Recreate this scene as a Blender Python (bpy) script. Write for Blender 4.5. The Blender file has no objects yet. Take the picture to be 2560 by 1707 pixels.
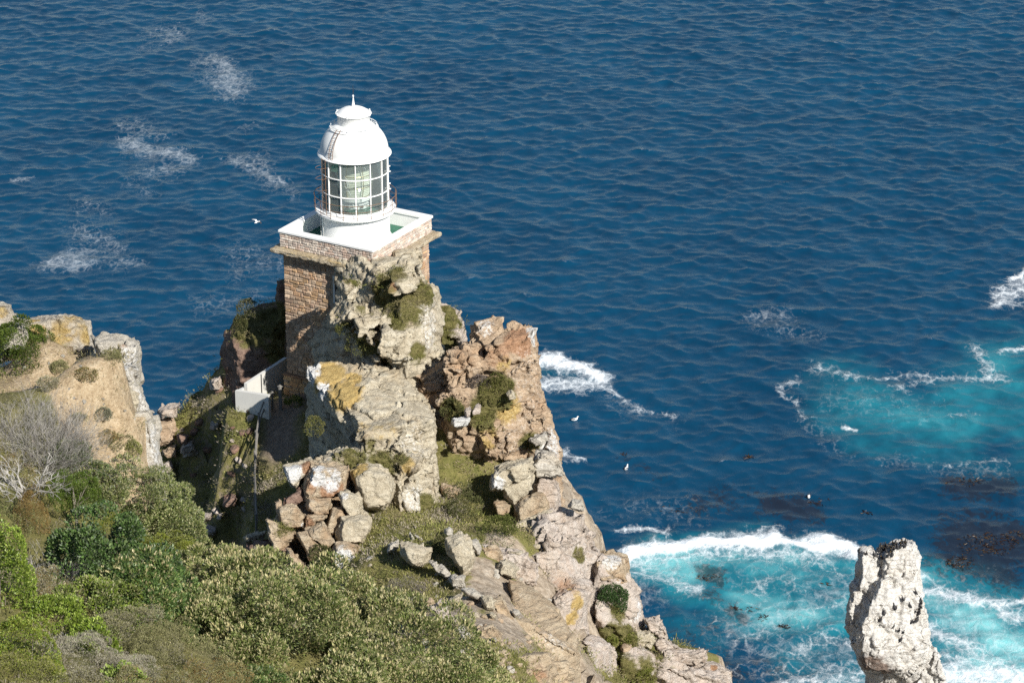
import bpy, bmesh, math, random
import numpy as np
from mathutils import Vector, Matrix
random.seed(7)
RNG = np.random.default_rng(7)
scene = bpy.context.scene
COL = scene.collection
PI = math.pi

# ------------------------------------------------------------------ camera
FPX = 7111.0                     # focal length of the photograph in its own pixels (100 mm equivalent)
PITCH = math.radians(23.0)
CAMZ = 140.0
CP, SP = math.cos(PITCH), math.sin(PITCH)
cam_d = bpy.data.cameras.new("camera")
cam_d.sensor_width = 36.0
cam_d.lens = FPX / 2560.0 * 36.0
cam_d.clip_start = 0.5
cam_d.clip_end = 60000.0
cam = bpy.data.objects.new("camera", cam_d)
COL.objects.link(cam)
cam.location = (0, 0, CAMZ)
cam.rotation_euler = (PI / 2 - PITCH, 0, 0)
scene.camera = cam

def P(px, py, t):
    """world point seen at photo pixel (px,py) at depth t metres"""
    a = (px - 1280.0) / FPX
    b = (853.5 - py) / FPX
    return np.array([a * t, (CP + b * SP) * t, CAMZ + (-SP + b * CP) * t])

def Pz(px, py, z):
    b = (853.5 - py) / FPX
    t = (z - CAMZ) / (-SP + b * CP)
    return P(px, py, t)

def proj(p):
    p = np.asarray(p, float)
    x, y, z = p[..., 0], p[..., 1], p[..., 2] - CAMZ
    t = y * CP - z * SP
    v = y * SP + z * CP
    return 1280 + FPX * x / t, 853.5 - FPX * v / t, t

# ------------------------------------------------------------------ light
SUN_AZ = math.radians(-55.0)     # direction towards the sun, from +X counter clockwise
SUN_EL = math.radians(36.5)
sunv = Vector((math.cos(SUN_EL) * math.cos(SUN_AZ), math.cos(SUN_EL) * math.sin(SUN_AZ), math.sin(SUN_EL)))
ld = bpy.data.lights.new("sun", 'SUN')
ld.energy = 5.0
ld.angle = math.radians(0.5)
ld.color = (1.0, 0.955, 0.88)
lo = bpy.data.objects.new("sun", ld)
COL.objects.link(lo)
lo.location = (40, -40, 200)
lo.rotation_euler = sunv.to_track_quat('Z', 'Y').to_euler()
world = bpy.data.worlds.new("World")
scene.world = world
world.use_nodes = True
wn = world.node_tree
sky = wn.nodes.new('ShaderNodeTexSky')
sky.sky_type = 'NISHITA'
sky.sun_disc = False
sky.sun_elevation = SUN_EL
sky.sun_rotation = math.atan2(sunv.x, sunv.y)
sky.altitude = 100
sky.air_density = 1.0
sky.dust_density = 0.05
sky.ozone_density = 1.0
wn.links.new(sky.outputs[0], wn.nodes['Background'].inputs[0])
wn.nodes['Background'].inputs[1].default_value = 0.066
scene.view_settings.view_transform = 'Standard'
scene.view_settings.look = 'None'
scene.view_settings.gamma = 1
scene.view_settings.exposure = 0.56
scene.cycles.max_bounces = 6
scene.cycles.transparent_max_bounces = 24
scene.cycles.use_denoising = False

# ------------------------------------------------------------------ numpy noise
def _hash(ix, iy, iz, seed):
    h = (ix.astype(np.int64) * 374761393 + iy.astype(np.int64) * 668265263 + iz.astype(np.int64) * 2147483647 + seed * 974711) & 0xffffffff
    h = ((h ^ (h >> 13)) * 1274126177) & 0xffffffff
    h = ((h ^ (h >> 16)) * 2246822519) & 0xffffffff
    h = h ^ (h >> 15)
    return (h & 0xffffff) / float(0x1000000)

def vnoise(p, seed=0):
    i = np.floor(p).astype(np.int64)
    f = p - i
    u = f * f * f * (f * (f * 6 - 15) + 10)
    r = 0
    for dx in (0, 1):
        wx = u[:, 0] if dx else 1 - u[:, 0]
        for dy in (0, 1):
            wy = u[:, 1] if dy else 1 - u[:, 1]
            for dz in (0, 1):
                wz = u[:, 2] if dz else 1 - u[:, 2]
                r = r + wx * wy * wz * _hash(i[:, 0] + dx, i[:, 1] + dy, i[:, 2] + dz, seed)
    return r * 2 - 1

def fbm(p, octaves=4, seed=0, gain=0.5, lac=2.03):
    r = 0; a = 1.0; tot = 0
    for o in range(octaves):
        r = r + a * vnoise(p, seed + o * 17)
        tot += a; a *= gain
        p = p * lac + 11.3
    return r / tot

def cells(p, seed=0, jit=0.85):
    """distance to the nearest cell point, to the border, and a random number of the cell"""
    i = np.floor(p).astype(np.int64)
    n = len(p)
    d1 = np.full(n, 9.0); d2 = np.full(n, 9.0); cid = np.zeros(n)
    for dx in (-1, 0, 1):
        for dy in (-1, 0, 1):
            for dz in (-1, 0, 1):
                cx, cy, cz = i[:, 0] + dx, i[:, 1] + dy, i[:, 2] + dz
                qx = cx + 0.5 + jit * (_hash(cx, cy, cz, seed) - 0.5)
                qy = cy + 0.5 + jit * (_hash(cx, cy, cz, seed + 1) - 0.5)
                qz = cz + 0.5 + jit * (_hash(cx, cy, cz, seed + 2) - 0.5)
                d = np.sqrt((p[:, 0] - qx) ** 2 + (p[:, 1] - qy) ** 2 + (p[:, 2] - qz) ** 2)
                new = d < d1
                d2 = np.where(new, d1, np.minimum(d2, d))
                cid = np.where(new, _hash(cx, cy, cz, seed + 3), cid)
                d1 = np.where(new, d, d1)
    return d1, d2 - d1, cid

def sstep(a, b, x):
    t = np.clip((x - a) / (b - a), 0, 1)
    return t * t * (3 - 2 * t)

# ------------------------------------------------------------------ objects
def tag(o, label, cat, group=None, kind=None):
    if label: o['label'] = label
    if cat: o['category'] = cat
    if group: o['group'] = group
    if kind: o['kind'] = kind
    return o

def empty(name, loc, label, cat, rz=0, group=None):
    o = bpy.data.objects.new(name, None)
    COL.objects.link(o)
    o.location = loc
    o.rotation_euler = (0, 0, rz)
    o.empty_display_size = 0.3
    return tag(o, label, cat, group)

def link(name, me, mat=None, parent=None, loc=None):
    o = bpy.data.objects.new(name, me)
    COL.objects.link(o)
    if mat is not None and not me.materials: me.materials.append(mat)
    if parent is not None: o.parent = parent
    if loc is not None: o.location = loc
    return o

def mesh_np(name, V, F, col=None, smooth=False, uv=None):
    """V n x 3, F list of arrays (m x k faces, k fixed) or one array"""
    me = bpy.data.meshes.new(name)
    Fs = F if isinstance(F, list) else [F]
    Fs = [np.asarray(f, np.int32) for f in Fs if len(f)]
    V = np.asarray(V, np.float32)
    me.vertices.add(len(V)); me.vertices.foreach_set('co', V.ravel())
    idx = np.concatenate([f.ravel() for f in Fs])
    cnt = np.concatenate([np.full(len(f), f.shape[1], np.int32) for f in Fs])
    me.loops.add(len(idx)); me.loops.foreach_set('vertex_index', idx)
    me.polygons.add(len(cnt))
    st = np.concatenate([[0], np.cumsum(cnt)[:-1]]).astype(np.int32)
    me.polygons.foreach_set('loop_start', st)
    me.polygons.foreach_set('use_smooth', np.full(len(cnt), smooth, bool))
    me.update(calc_edges=True)
    if col is not None: setattr_col(me, 'col', col)
    return me

def setattr_col(me, name, col):
    a = me.attributes.new(name, 'FLOAT_COLOR', 'POINT')
    c = np.ones((len(me.vertices), 4), np.float32)
    col = np.asarray(col, np.float32)
    c[:, :col.shape[1]] = col
    a.data.foreach_set('color', c.ravel())

def from_bm(name, bm, mat=None, parent=None, smooth=False, loc=None):
    me = bpy.data.meshes.new(name)
    bmesh.ops.recalc_face_normals(bm, faces=bm.faces)
    bm.to_mesh(me); bm.free()
    if smooth: me.polygons.foreach_set('use_smooth', np.ones(len(me.polygons), bool))
    return link(name, me, mat, parent, loc)

def get_v(me):
    a = np.empty(len(me.vertices) * 3, np.float32); me.vertices.foreach_get('co', a)
    return a.reshape(-1, 3).astype(float)

def get_tris(me):
    me.calc_loop_triangles()
    a = np.empty(len(me.loop_triangles) * 3, np.int32); me.loop_triangles.foreach_get('vertices', a)
    return a.reshape(-1, 3)

def vnormals(V, T):
    n = np.cross(V[T[:, 1]] - V[T[:, 0]], V[T[:, 2]] - V[T[:, 0]])
    N = np.stack([sum(np.bincount(T[:, k], n[:, c], len(V)) for k in range(3)) for c in range(3)], 1)
    return N / (np.linalg.norm(N, axis=1, keepdims=True) + 1e-12)

# ------------------------------------------------------------------ node helpers
class NT:
    def __init__(s, name):
        s.m = bpy.data.materials.new(name); s.m.use_nodes = True
        s.t = s.m.node_tree
        s.bsdf = s.t.nodes['Principled BSDF']; s.out = s.t.nodes['Material Output']
    def n(s, typ, **kw):
        nd = s.t.nodes.new(typ)
        for k, v in kw.items():
            if k.startswith('i_'):
                key = k[2:]
                key = int(key) if key.isdigit() else key.replace('_', ' ')
                nd.inputs[key].default_value = v
            else: setattr(nd, k, v)
        return nd
    def l(s, a, b): s.t.links.new(a, b)
    def coord(s): return s.n('ShaderNodeTexCoord').outputs['Object']
    def noise(s, vec, scale, detail=5, rough=0.6, dist=0.0):
        nd = s.n('ShaderNodeTexNoise'); s.l(vec, nd.inputs['Vector'])
        nd.inputs['Scale'].default_value = scale; nd.inputs['Detail'].default_value = detail
        nd.inputs['Roughness'].default_value = rough; nd.inputs['Distortion'].default_value = dist
        return nd.outputs['Fac']
    def math(s, op, a, b=None, c=None, clamp=False):
        nd = s.n('ShaderNodeMath', operation=op, use_clamp=clamp)
        for i, x in enumerate((a, b, c)):
            if x is None: continue
            if hasattr(x, 'links'): s.l(x, nd.inputs[i])
            else: nd.inputs[i].default_value = x
        return nd.outputs[0]
    def ramp(s, fac, stops, interp='LINEAR'):
        nd = s.n('ShaderNodeValToRGB'); nd.color_ramp.interpolation = interp
        cr = nd.color_ramp
        while len(cr.elements) < len(stops): cr.elements.new(0.5)
        for e, (p, c) in zip(cr.elements, stops):
            e.position = p; e.color = tuple(c) + (1,) if len(c) == 3 else c
        s.l(fac, nd.inputs[0]); return nd.outputs[0]
    def mix(s, fac, a, b, blend='MIX'):
        nd = s.n('ShaderNodeMix', data_type='RGBA', blend_type=blend)
        for sock, x in ((nd.inputs[0], fac), (nd.inputs[6], a), (nd.inputs[7], b)):
            if hasattr(x, 'links'): s.l(x, sock)
            else: sock.default_value = x if isinstance(x, float) or isinstance(x, int) else tuple(x) + ((1,) if len(x) == 3 else ())
        return nd.outputs[2]
    def smooth(s, x, a, b):
        nd = s.n('ShaderNodeMapRange', interpolation_type='SMOOTHSTEP')
        s.l(x, nd.inputs[0]); nd.inputs[1].default_value = a; nd.inputs[2].default_value = b
        return nd.outputs[0]
    def attr(s, name):
        return s.n('ShaderNodeAttribute', attribute_name=name)
    def bump(s, h, strength, dist, prev=None):
        nd = s.n('ShaderNodeBump'); nd.inputs['Strength'].default_value = strength; nd.inputs['Distance'].default_value = dist
        s.l(h, nd.inputs['Height'])
        if prev is not None: s.l(prev, nd.inputs['Normal'])
        return nd.outputs[0]
    def fin(s, color=None, rough=0.8, normal=None, spec=0.5, **kw):
        b = s.bsdf
        if color is not None:
            if hasattr(color, 'links'): s.l(color, b.inputs['Base Color'])
            else: b.inputs['Base Color'].default_value = tuple(color) + (1,)
        if hasattr(rough, 'links'): s.l(rough, b.inputs['Roughness'])
        else: b.inputs['Roughness'].default_value = rough
        b.inputs['Specular IOR Level'].default_value = spec
        if normal is not None: s.l(normal, b.inputs['Normal'])
        for k, v in kw.items(): b.inputs[k.replace('_', ' ')].default_value = v
        return s.m

# ------------------------------------------------------------------ bmesh primitives
def bm_box(bm, c, s, rot=None):
    r = bmesh.ops.create_cube(bm, size=1.0)
    M = Matrix.Translation(Vector(c)) @ (rot if rot is not None else Matrix.Identity(4)) @ Matrix.Diagonal((s[0], s[1], s[2], 1))
    bmesh.ops.transform(bm, matrix=M, verts=r['verts'])

def bm_lathe(bm, prof, seg=48, c=(0, 0, 0), close=False):
    rings = []
    for r, z in prof:
        if r < 1e-5: rings.append([bm.verts.new((c[0], c[1], c[2] + z))])
        else: rings.append([bm.verts.new((c[0] + r * math.cos(2 * PI * k / seg), c[1] + r * math.sin(2 * PI * k / seg), c[2] + z)) for k in range(seg)])
    pairs = list(zip(rings[:-1], rings[1:]))
    if close: pairs.append((rings[-1], rings[0]))
    for a, b in pairs:
        for k in range(seg):
            k2 = (k + 1) % seg
            if len(a) == 1 and len(b) == 1: continue
            if len(a) == 1: bm.faces.new((a[0], b[k2], b[k]))
            elif len(b) == 1: bm.faces.new((a[k], a[k2], b[0]))
            else: bm.faces.new((a[k], a[k2], b[k2], b[k]))

def bm_tube(bm, pts, r, seg=8, closed=False):
    """tube along points; r a number or one radius per point"""
    pts = [Vector(p) for p in pts]
    n = len(pts)
    rs = [r] * n if not hasattr(r, '__len__') else list(r)
    rings = []; up = None
    for i, p in enumerate(pts):
        if closed: d = pts[(i + 1) % n] - pts[i - 1]
        else: d = pts[min(i + 1, n - 1)] - pts[max(i - 1, 0)]
        d.normalize()
        if up is None:
            up = Vector((0, 0, 1)) if abs(d.z) < 0.9 else Vector((1, 0, 0))
        x = d.cross(up).normalized(); up = x.cross(d).normalized()
        rings.append([bm.verts.new(p + rs[i] * (math.cos(2 * PI * k / seg) * x + math.sin(2 * PI * k / seg) * up)) for k in range(seg)])
    for i in range(n if closed else n - 1):
        a, b = rings[i], rings[(i + 1) % n]
        for k in range(seg):
            bm.faces.new((a[k], a[(k + 1) % seg], b[(k + 1) % seg], b[k]))
    if not closed:
        bm.faces.new(rings[0][::-1]); bm.faces.new(rings[-1])

def circle(R, z, n=64, a0=0.0, a1=2 * PI, c=(0, 0)):
    full = abs(a1 - a0 - 2 * PI) < 1e-6
    m = n if full else n + 1
    return [(c[0] + R * math.cos(a0 + (a1 - a0) * k / n), c[1] + R * math.sin(a0 + (a1 - a0) * k / n), z) for k in range(m)]
# ------------------------------------------------------------------ terrain
ctrl = []
for px, py, t in [
    # saddle and path
    (690,1010,157),(640,1330,147),(640,1150,153.5),(720,1150,152.5),(600,1015,157.3),
    (950,1320,139.5),(1100,1320,138.5),(880,1430,135),(1000,1450,132),(1150,1450,131),(1250,1500,128),
    (1100,1600,121),(1000,1700,115),(1290,1600,123),(1330,1700,118),(1140,1200,146),(1180,1320,141),
    (1330,1340,139),(1480,1650,137),(1600,1700,142),(1600,1585,147),(1820,1705,146),(1450,1500,145),(1370,1560,133),(1400,1420,144),
    # crag behind the tower
    (600,850,162.5),(650,830,163),

    ]:
    ctrl.append(P(px, py, t))
for px, py, t in [
    # near hill, under the bushes
    (0,1700,48.5),(600,1700,53),(1150,1700,63),(0,1300,68),(300,1300,73.5),(700,1450,73.5),(1000,1570,71.5),
    ]:
    ctrl.append(P(px, py, t) - np.array([0, 0, 0.85]))
for px, py, t in [
    (200,1000,80),(50,900,81.5),(150,870,82.5),(320,1150,76.5),(250,1000,79.5),(0,1000,78.5),(340,1000,79.8),
    (365,1100,78),
    ]:
    ctrl.append(P(px, py, t))
for q in [(-20,95,62),(-30,110,28),(-30,82,78),(-45,80,40),(-45,60,84),(-40,140,14),(-25,170,45),
    (-18,90,70),(-14,82,92),(-22,80,98),(-22,70,106.5),(-9.0,73,97),(-10,80,88),(-7,78,95),
    (-16,164,52),(-8,163,66),(0,165,56),(-8,182,25),(6,150,62),(12,150,36),(-8,205,-4),(-30,190,-4),(20,170,-4),
    (1.2,137,77),(6,137,60),(12,137,38),(28,137,-4),(13,122,64),(18,122,38),(32,122,-4),(9,104,64),(16,105,36),(30,105,-4),
    (5,56,100),(15,56,75),(42,60,-4),(3,30,122),(15,30,100),(52,30,10),(0,0,135),(0,10,130.5),(0,20,124.5),(-15,0,137),(-15,20,126),(-6,36,117.3),(3,38,114),(-12,36,118.2),
    (-30,40,117),(12,0,126),(-45,20,112),(-5,76,99),(-5,86,91),(-12,110,80),(3,86,84),(10,86,70),(20,86,40),
    (-60,0,110),(-60,100,0),(-60,150,-4),(60,0,60),(60,60,-4),(60,120,-4),(-60,200,-4),(60,200,-4),(0,215,-4),(-10,115,73.5),(-9,108,76),(-9.5,122,74.8),(-13,120,71),(-7,101,79),(-9.3,71,101.5),(-8.6,69,103)]:
    ctrl.append(np.array(q, float))
for y_ in (122, 131, 140, 148, 154):
    for x_ in (-14.6, -17, -20, -24): ctrl.append(np.array([x_, y_, 74.4 - .72 * (-13.2 - x_) - .25 * max(0, 135 - y_) * .3]))
    ctrl.append(np.array([-30.0, y_, 56.0])); ctrl.append(np.array([-38.0, y_, 34.0]))
for q in [(-15, 160, 66), (-18, 160, 64.5), (-21, 160, 62), (-26, 160, 54), (-20, 168, 44), (-28, 168, 34), (-17, 112, 71), (-24, 112, 60)]: ctrl.append(np.array(q, float))
ctrl = np.array(ctrl)
_c2 = 1.0 ** 2
def _phi(a, b): return np.sqrt(((a[:, None, :2] - b[None, :, :2]) ** 2).sum(-1) + _c2)
_A = _phi(ctrl, ctrl); _n = len(ctrl)
_B = np.hstack([ctrl[:, :2], np.ones((_n, 1))])
_M = np.block([[_A, _B], [_B.T, np.zeros((3, 3))]])
_W = np.linalg.solve(_M + 1e-9 * np.eye(_n + 3), np.concatenate([ctrl[:, 2], [0, 0, 0]]))
def ground_z(xy):
    xy = np.atleast_2d(xy)
    out = []
    for s in range(0, len(xy), 40000):
        q = xy[s:s + 40000]
        out.append(_phi(q, ctrl) @ _W[:_n] + q @ _W[_n:_n + 2] + _W[-1])
    z = np.concatenate(out); qa = xy
    # the bank and gully left of the path
    k = np.maximum(sstep(141.5, 137, qa[:, 1]) * sstep(-13.5, -15.0, qa[:, 0]), sstep(150, 144, qa[:, 1]) * sstep(-15.7, -17.2, qa[:, 0]))
    k = k * sstep(108, 116, qa[:, 1]) * sstep(-34, -26, qa[:, 0])
    return np.clip(z - 3.6 * k, -5, 145)

def seg_d(xy, pts):
    d = np.full(len(xy), 1e9)
    for a, b in zip(pts[:-1], pts[1:]):
        a = np.array(a[:2]); b = np.array(b[:2]); ab = b - a
        t = np.clip(((xy - a) @ ab) / (ab @ ab), 0, 1)
        d = np.minimum(d, np.linalg.norm(xy - a - t[:, None] * ab, axis=1))
    return d

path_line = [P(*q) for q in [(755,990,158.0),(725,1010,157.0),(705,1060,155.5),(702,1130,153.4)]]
gx = np.arange(-58, 50.01, 0.30); gy = np.arange(-6, 206, 0.30)
GX, GY = np.meshgrid(gx, gy)
xy = np.stack([GX.ravel(), GY.ravel()], 1)
gz = ground_z(xy)
p3 = np.concatenate([xy, gz[:, None]], 1)
sl = np.hypot(*np.gradient(gz.reshape(GX.shape), 0.30)).ravel()
steep = sstep(0.8, 1.6, sl)
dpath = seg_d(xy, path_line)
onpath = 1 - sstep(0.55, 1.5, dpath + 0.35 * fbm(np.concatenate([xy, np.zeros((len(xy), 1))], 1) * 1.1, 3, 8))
n1 = fbm(p3 * 0.22, 4, 3); n2 = fbm(p3 * 1.1, 4, 5)
q = p3 * np.array([0.45, 0.45, 0.7]) + 0.5 * n1[:, None]
f1, fb, cid = cells(q, 11)
dz = (0.55 * n1 + 0.22 * n2 + steep * ((cid - 0.5) * 1.4 - 0.5 * (1 - sstep(0, 0.12, fb)))) * (1 - onpath)
p3[:, 2] += dz
near = (xy[:, 1] < 90)
# what covers the ground: R grass, G bare tan soil, B trodden path
soilpts = [P(*q) for q in [(180,900,82),(200,980,79.5),(260,1060,78.5),(320,1150,77),(120,860,82),(60,930,80.5),(110,1010,79),(10,880,81.5)]]
ds = seg_d(xy, soilpts)
soil = 1 - sstep(1.6, 2.6, ds + 0.8 * n1)
lw = sstep(-12.5, -14.0, xy[:, 0]) * sstep(112, 122, xy[:, 1])
barep = [np.array([P(*q) for q in L_]) for L_ in ([(1215,1400,134),(1250,1510,128),(1265,1600,123),(1215,1640,121)],[(1255,1350,137),(1330,1420,136),(1370,1470,136)],[(1120,1520,127),(1200,1600,123)])]
bare = np.zeros(len(xy))
for L_ in barep: bare = np.maximum(bare, 1 - sstep(0.5, 1.9, seg_d(xy, L_) + 0.9 * n2))
grass = (1 - .95 * bare) * (1 - steep * 0.85 * (1 - .5 * lw)) * (1 - soil)
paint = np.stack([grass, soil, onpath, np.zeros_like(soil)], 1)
ny, nx = GX.shape
ii = np.arange(ny * nx).reshape(ny, nx)
F = np.stack([ii[:-1, :-1], ii[:-1, 1:], ii[1:, 1:], ii[1:, :-1]], -1).reshape(-1, 4)
T_V, T_F, T_P = p3, F, paint

def terrain_mat():
    m = NT('hillside_ground'); c = m.coord()
    pa = m.attr('paint'); sep = m.n('ShaderNodeSeparateColor'); m.l(pa.outputs['Color'], sep.inputs[0])
    n1 = m.noise(c, 0.6, 6, 0.65); n2 = m.noise(c, 3.0, 6, 0.7); n3 = m.noise(c, 14.0, 4, 0.7)
    rock = m.ramp(n2, [(0.25, (0.13, 0.10, 0.075)), (0.45, (0.31, 0.25, 0.185)), (0.60, (0.43, 0.36, 0.28)), (0.76, (0.54, 0.49, 0.41))])
    gr = m.ramp(n2, [(0.25, (0.065, 0.068, 0.02)), (0.42, (0.135, 0.13, 0.04)), (0.58, (0.21, 0.185, 0.07)), (0.75, (0.32, 0.27, 0.15))])
    gr2 = m.ramp(n1, [(0.35, (0.085, 0.10, 0.025)), (0.55, (0.20, 0.18, 0.065)), (0.7, (0.19, 0.155, 0.11))])
    gr = m.mix(0.5, gr, gr2)
    so = m.ramp(m.math('ADD', m.math('MULTIPLY', n3, .5), m.math('MULTIPLY', n2, .5)), [(0.32, (0.15, 0.105, 0.065)), (0.44, (0.33, 0.245, 0.15)), (0.54, (0.42, 0.33, 0.215)), (0.68, (0.55, 0.46, 0.33))])
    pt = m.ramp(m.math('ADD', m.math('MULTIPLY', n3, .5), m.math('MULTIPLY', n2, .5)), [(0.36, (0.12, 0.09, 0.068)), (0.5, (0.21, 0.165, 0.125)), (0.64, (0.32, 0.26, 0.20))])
    g = m.smooth(m.math('ADD', sep.outputs[0], m.math('MULTIPLY', m.math('SUBTRACT', n2, 0.5), 1.2)), 0.35, 0.65)
    col = m.mix(g, rock, gr)
    s = m.smooth(m.math('ADD', sep.outputs[1], m.math('MULTIPLY', m.math('SUBTRACT', n2, 0.5), 1.0)), 0.3, 0.6)
    col = m.mix(s, col, so)
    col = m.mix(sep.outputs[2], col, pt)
    b = m.bump(n2, 0.6, 0.25); b = m.bump(n3, 0.6, 0.06, b)
    return m.fin(col, 0.95, b, 0.15)
me = mesh_np('hillside', T_V, T_F, smooth=True)
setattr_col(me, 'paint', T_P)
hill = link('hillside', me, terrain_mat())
tag(hill, 'rocky green headland falling from the foreground to the saddle and down to the sea', 'hillside', kind='structure')
def gz_at(x, y):
    """height of the finished ground"""
    i = (np.asarray(y) - gy[0]) / 0.30; j = (np.asarray(x) - gx[0]) / 0.30
    i0 = np.clip(np.floor(i).astype(int), 0, ny - 2); j0 = np.clip(np.floor(j).astype(int), 0, nx - 2)
    u = i - i0; v = j - j0; Z = T_V[:, 2].reshape(ny, nx)
    return Z[i0, j0] * (1 - u) * (1 - v) + Z[i0 + 1, j0] * u * (1 - v) + Z[i0, j0 + 1] * (1 - u) * v + Z[i0 + 1, j0 + 1] * u * v

# ------------------------------------------------------------------ sea (FFT ocean, one tile, real displaced waves)
N = 1024; L = 400.0; Y0 = 190.0
k1 = 2 * PI * np.fft.fftfreq(N, L / N)
KX, KY = np.meshgrid(k1, k1); K = np.hypot(KX, KY); K[0, 0] = 1e-6
wd = np.array([-0.35, -1.0]); wd /= np.linalg.norm(wd)
Vw = 3.1; Lw = Vw * Vw / 9.81
cosw = (KX * wd[0] + KY * wd[1]) / K
spec = np.exp(-1 / (K * Lw) ** 2) / K ** 3.7 * (0.42 + np.abs(cosw) ** 2) * np.exp(-(K * 0.11) ** 2)
spec[0, 0] = 0
r1 = np.random.default_rng(21)
h = (r1.normal(size=(N, N)) + 1j * r1.normal(size=(N, N))) * np.sqrt(spec)
hs = np.fft.ifft2(h)
Hh = hs.real; sc = 0.088 / Hh.std(); Hh = Hh * sc
Dx = np.fft.ifft2(h * (-1j) * KX / K).real * sc; Dy = np.fft.ifft2(h * (-1j) * KY / K).real * sc
ax = (np.arange(N) + 0.5) / N * L - L / 2; ay = (np.arange(N) + 0.5) / N * L + Y0
SX, SY = np.meshgrid(ax, ay)
edge = np.minimum(np.minimum(SX - ax[0], ax[-1] - SX), np.minimum(SY - ay[0], ay[-1] - SY))
fade = sstep(0, 12, edge)
LAM = 1.25
WX = SX - LAM * Dx * fade; WY = SY - LAM * Dy * fade; WZ = Hh * fade
crest = (Hh / Hh.std())
# foam and aerated water: strokes given by photo pixels that lie on the water
sxy = np.stack([WX.ravel(), WY.ravel()], 1)
big = fbm(np.concatenate([sxy * 0.12, np.zeros((len(sxy), 1))], 1), 3, 40)
wob = np.stack([fbm(np.concatenate([sxy * 0.16, np.full((len(sxy), 1), 3.3)], 1), 3, 50), fbm(np.concatenate([sxy * 0.16, np.full((len(sxy), 1), 7.7)], 1), 3, 60)], 1)
sw = sxy + wob * 3.2
def W2(px, py): return Pz(px, py, 0.0)[:2]
def stroke(pts, rad, soft=1.0):
    """pts in photo pixels, rad metres (across the view) : 1 on the line, 0 at rad"""
    a = [W2(*p) for p in pts]
    if len(a) == 1: a = a * 2; a[1] = a[1] + 1e-3
    d = seg_d(sw * [1, 0.62], [(p[0], p[1] * 0.62) for p in a])
    return np.clip(1 - d / rad, 0, 1) ** soft
foam = np.zeros(len(sxy)); thin = np.zeros(len(sxy)); aer = np.zeros(len(sxy)); kelp = np.zeros(len(sxy))
for pts, rad, amp in [   # dense white water
    ([(1585,1400),(1640,1370),(1760,1352),(1850,1345),(1960,1338),(1990,1352)], 2.3, 1.25),
    ([(1960,1342),(2040,1368),(2090,1360),(2150,1392)], 2.4, 1.2), ([(1800,1350),(1950,1350)], 2.2, 1.1), ([(1620,1410),(1760,1385),(1900,1380),(2050,1402)], 4.5, .6),
    ([(1352,900),(1400,905),(1470,930),(1510,955)], 3.0, 1.0), ([(1352,960),(1420,965),(1520,975)], 3.0, 0.75), ([(1500,960),(1580,1010),(1650,1045)], 1.8, 0.62),
    ([(1540,1335),(1600,1320),(1690,1318)], 1.5, 0.8), ([(1400,1130),(1420,1150)], 1.5, 0.7),
    ([(2040,925),(2120,938),(2250,925),(2330,930),(2500,940)], 2.0, 0.56), ([(2440,880),(2480,930),(2520,935)], 2.6, 0.62), ([(2520,880),(2560,865)], 2.4, 0.7), ([(2500,760),(2560,700)], 3.6, 0.68), ([(2540,700),(2560,660)], 1.5, 0.9),
    ([(1945,985),(1960,960),(2000,945)], 1.8, 0.55), ([(1950,975),(1965,1010),(2000,1045)], 1.6, 0.58), ([(2110,1070),(2140,1075)], 1.0, 0.9),
    ([(2220,970),(2260,950),(2320,935)], 1.5, 0.55), ([(2400,1040),(2440,1035)], 1.2, 0.5), ([(2330,1150),(2500,1160)], 1.0, 0.5),
    ([(2310,1455),(2400,1490),(2480,1500),(2560,1545)], 2.2, 0.8), ([(2300,1560),(2420,1640),(2560,1690)], 4.0, 0.72), ([(2330,1680),(2560,1707)], 5.0, 0.9), ([(2430,1490),(2480,1510)], 1.8, 0.8), ([(2510,1500),(2560,1495)], 1.5, 0.8),
    ([(2000,1640),(2100,1600),(2150,1650)], 3.0, 0.55), ([(1900,1600),(2050,1520),(2150,1500)], 2.5, 0.5), ([(1950,1700),(2150,1700)], 4.0, 0.6), ([(1800,1680),(1900,1640),(2000,1660)], 4.0, 0.4), ([(1880,1610),(1990,1590),(2120,1560)], 3.0, 0.42), ([(1600,1440),(1680,1450),(1720,1470)], 2.4, 0.62), ([(1700,1400),(1690,1480)], 1.6, 0.5),
    ([(1870,1470),(1900,1440),(1950,1440),(1990,1470)], 2.0, 0.5), ([(2000,1400),(2080,1440),(2140,1480)], 2.6, 0.5), ([(1780,1540),(1860,1600),(1960,1560)], 1.5, 0.45),
    ]:
    foam = np.maximum(foam, amp * stroke(pts, rad))
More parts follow.
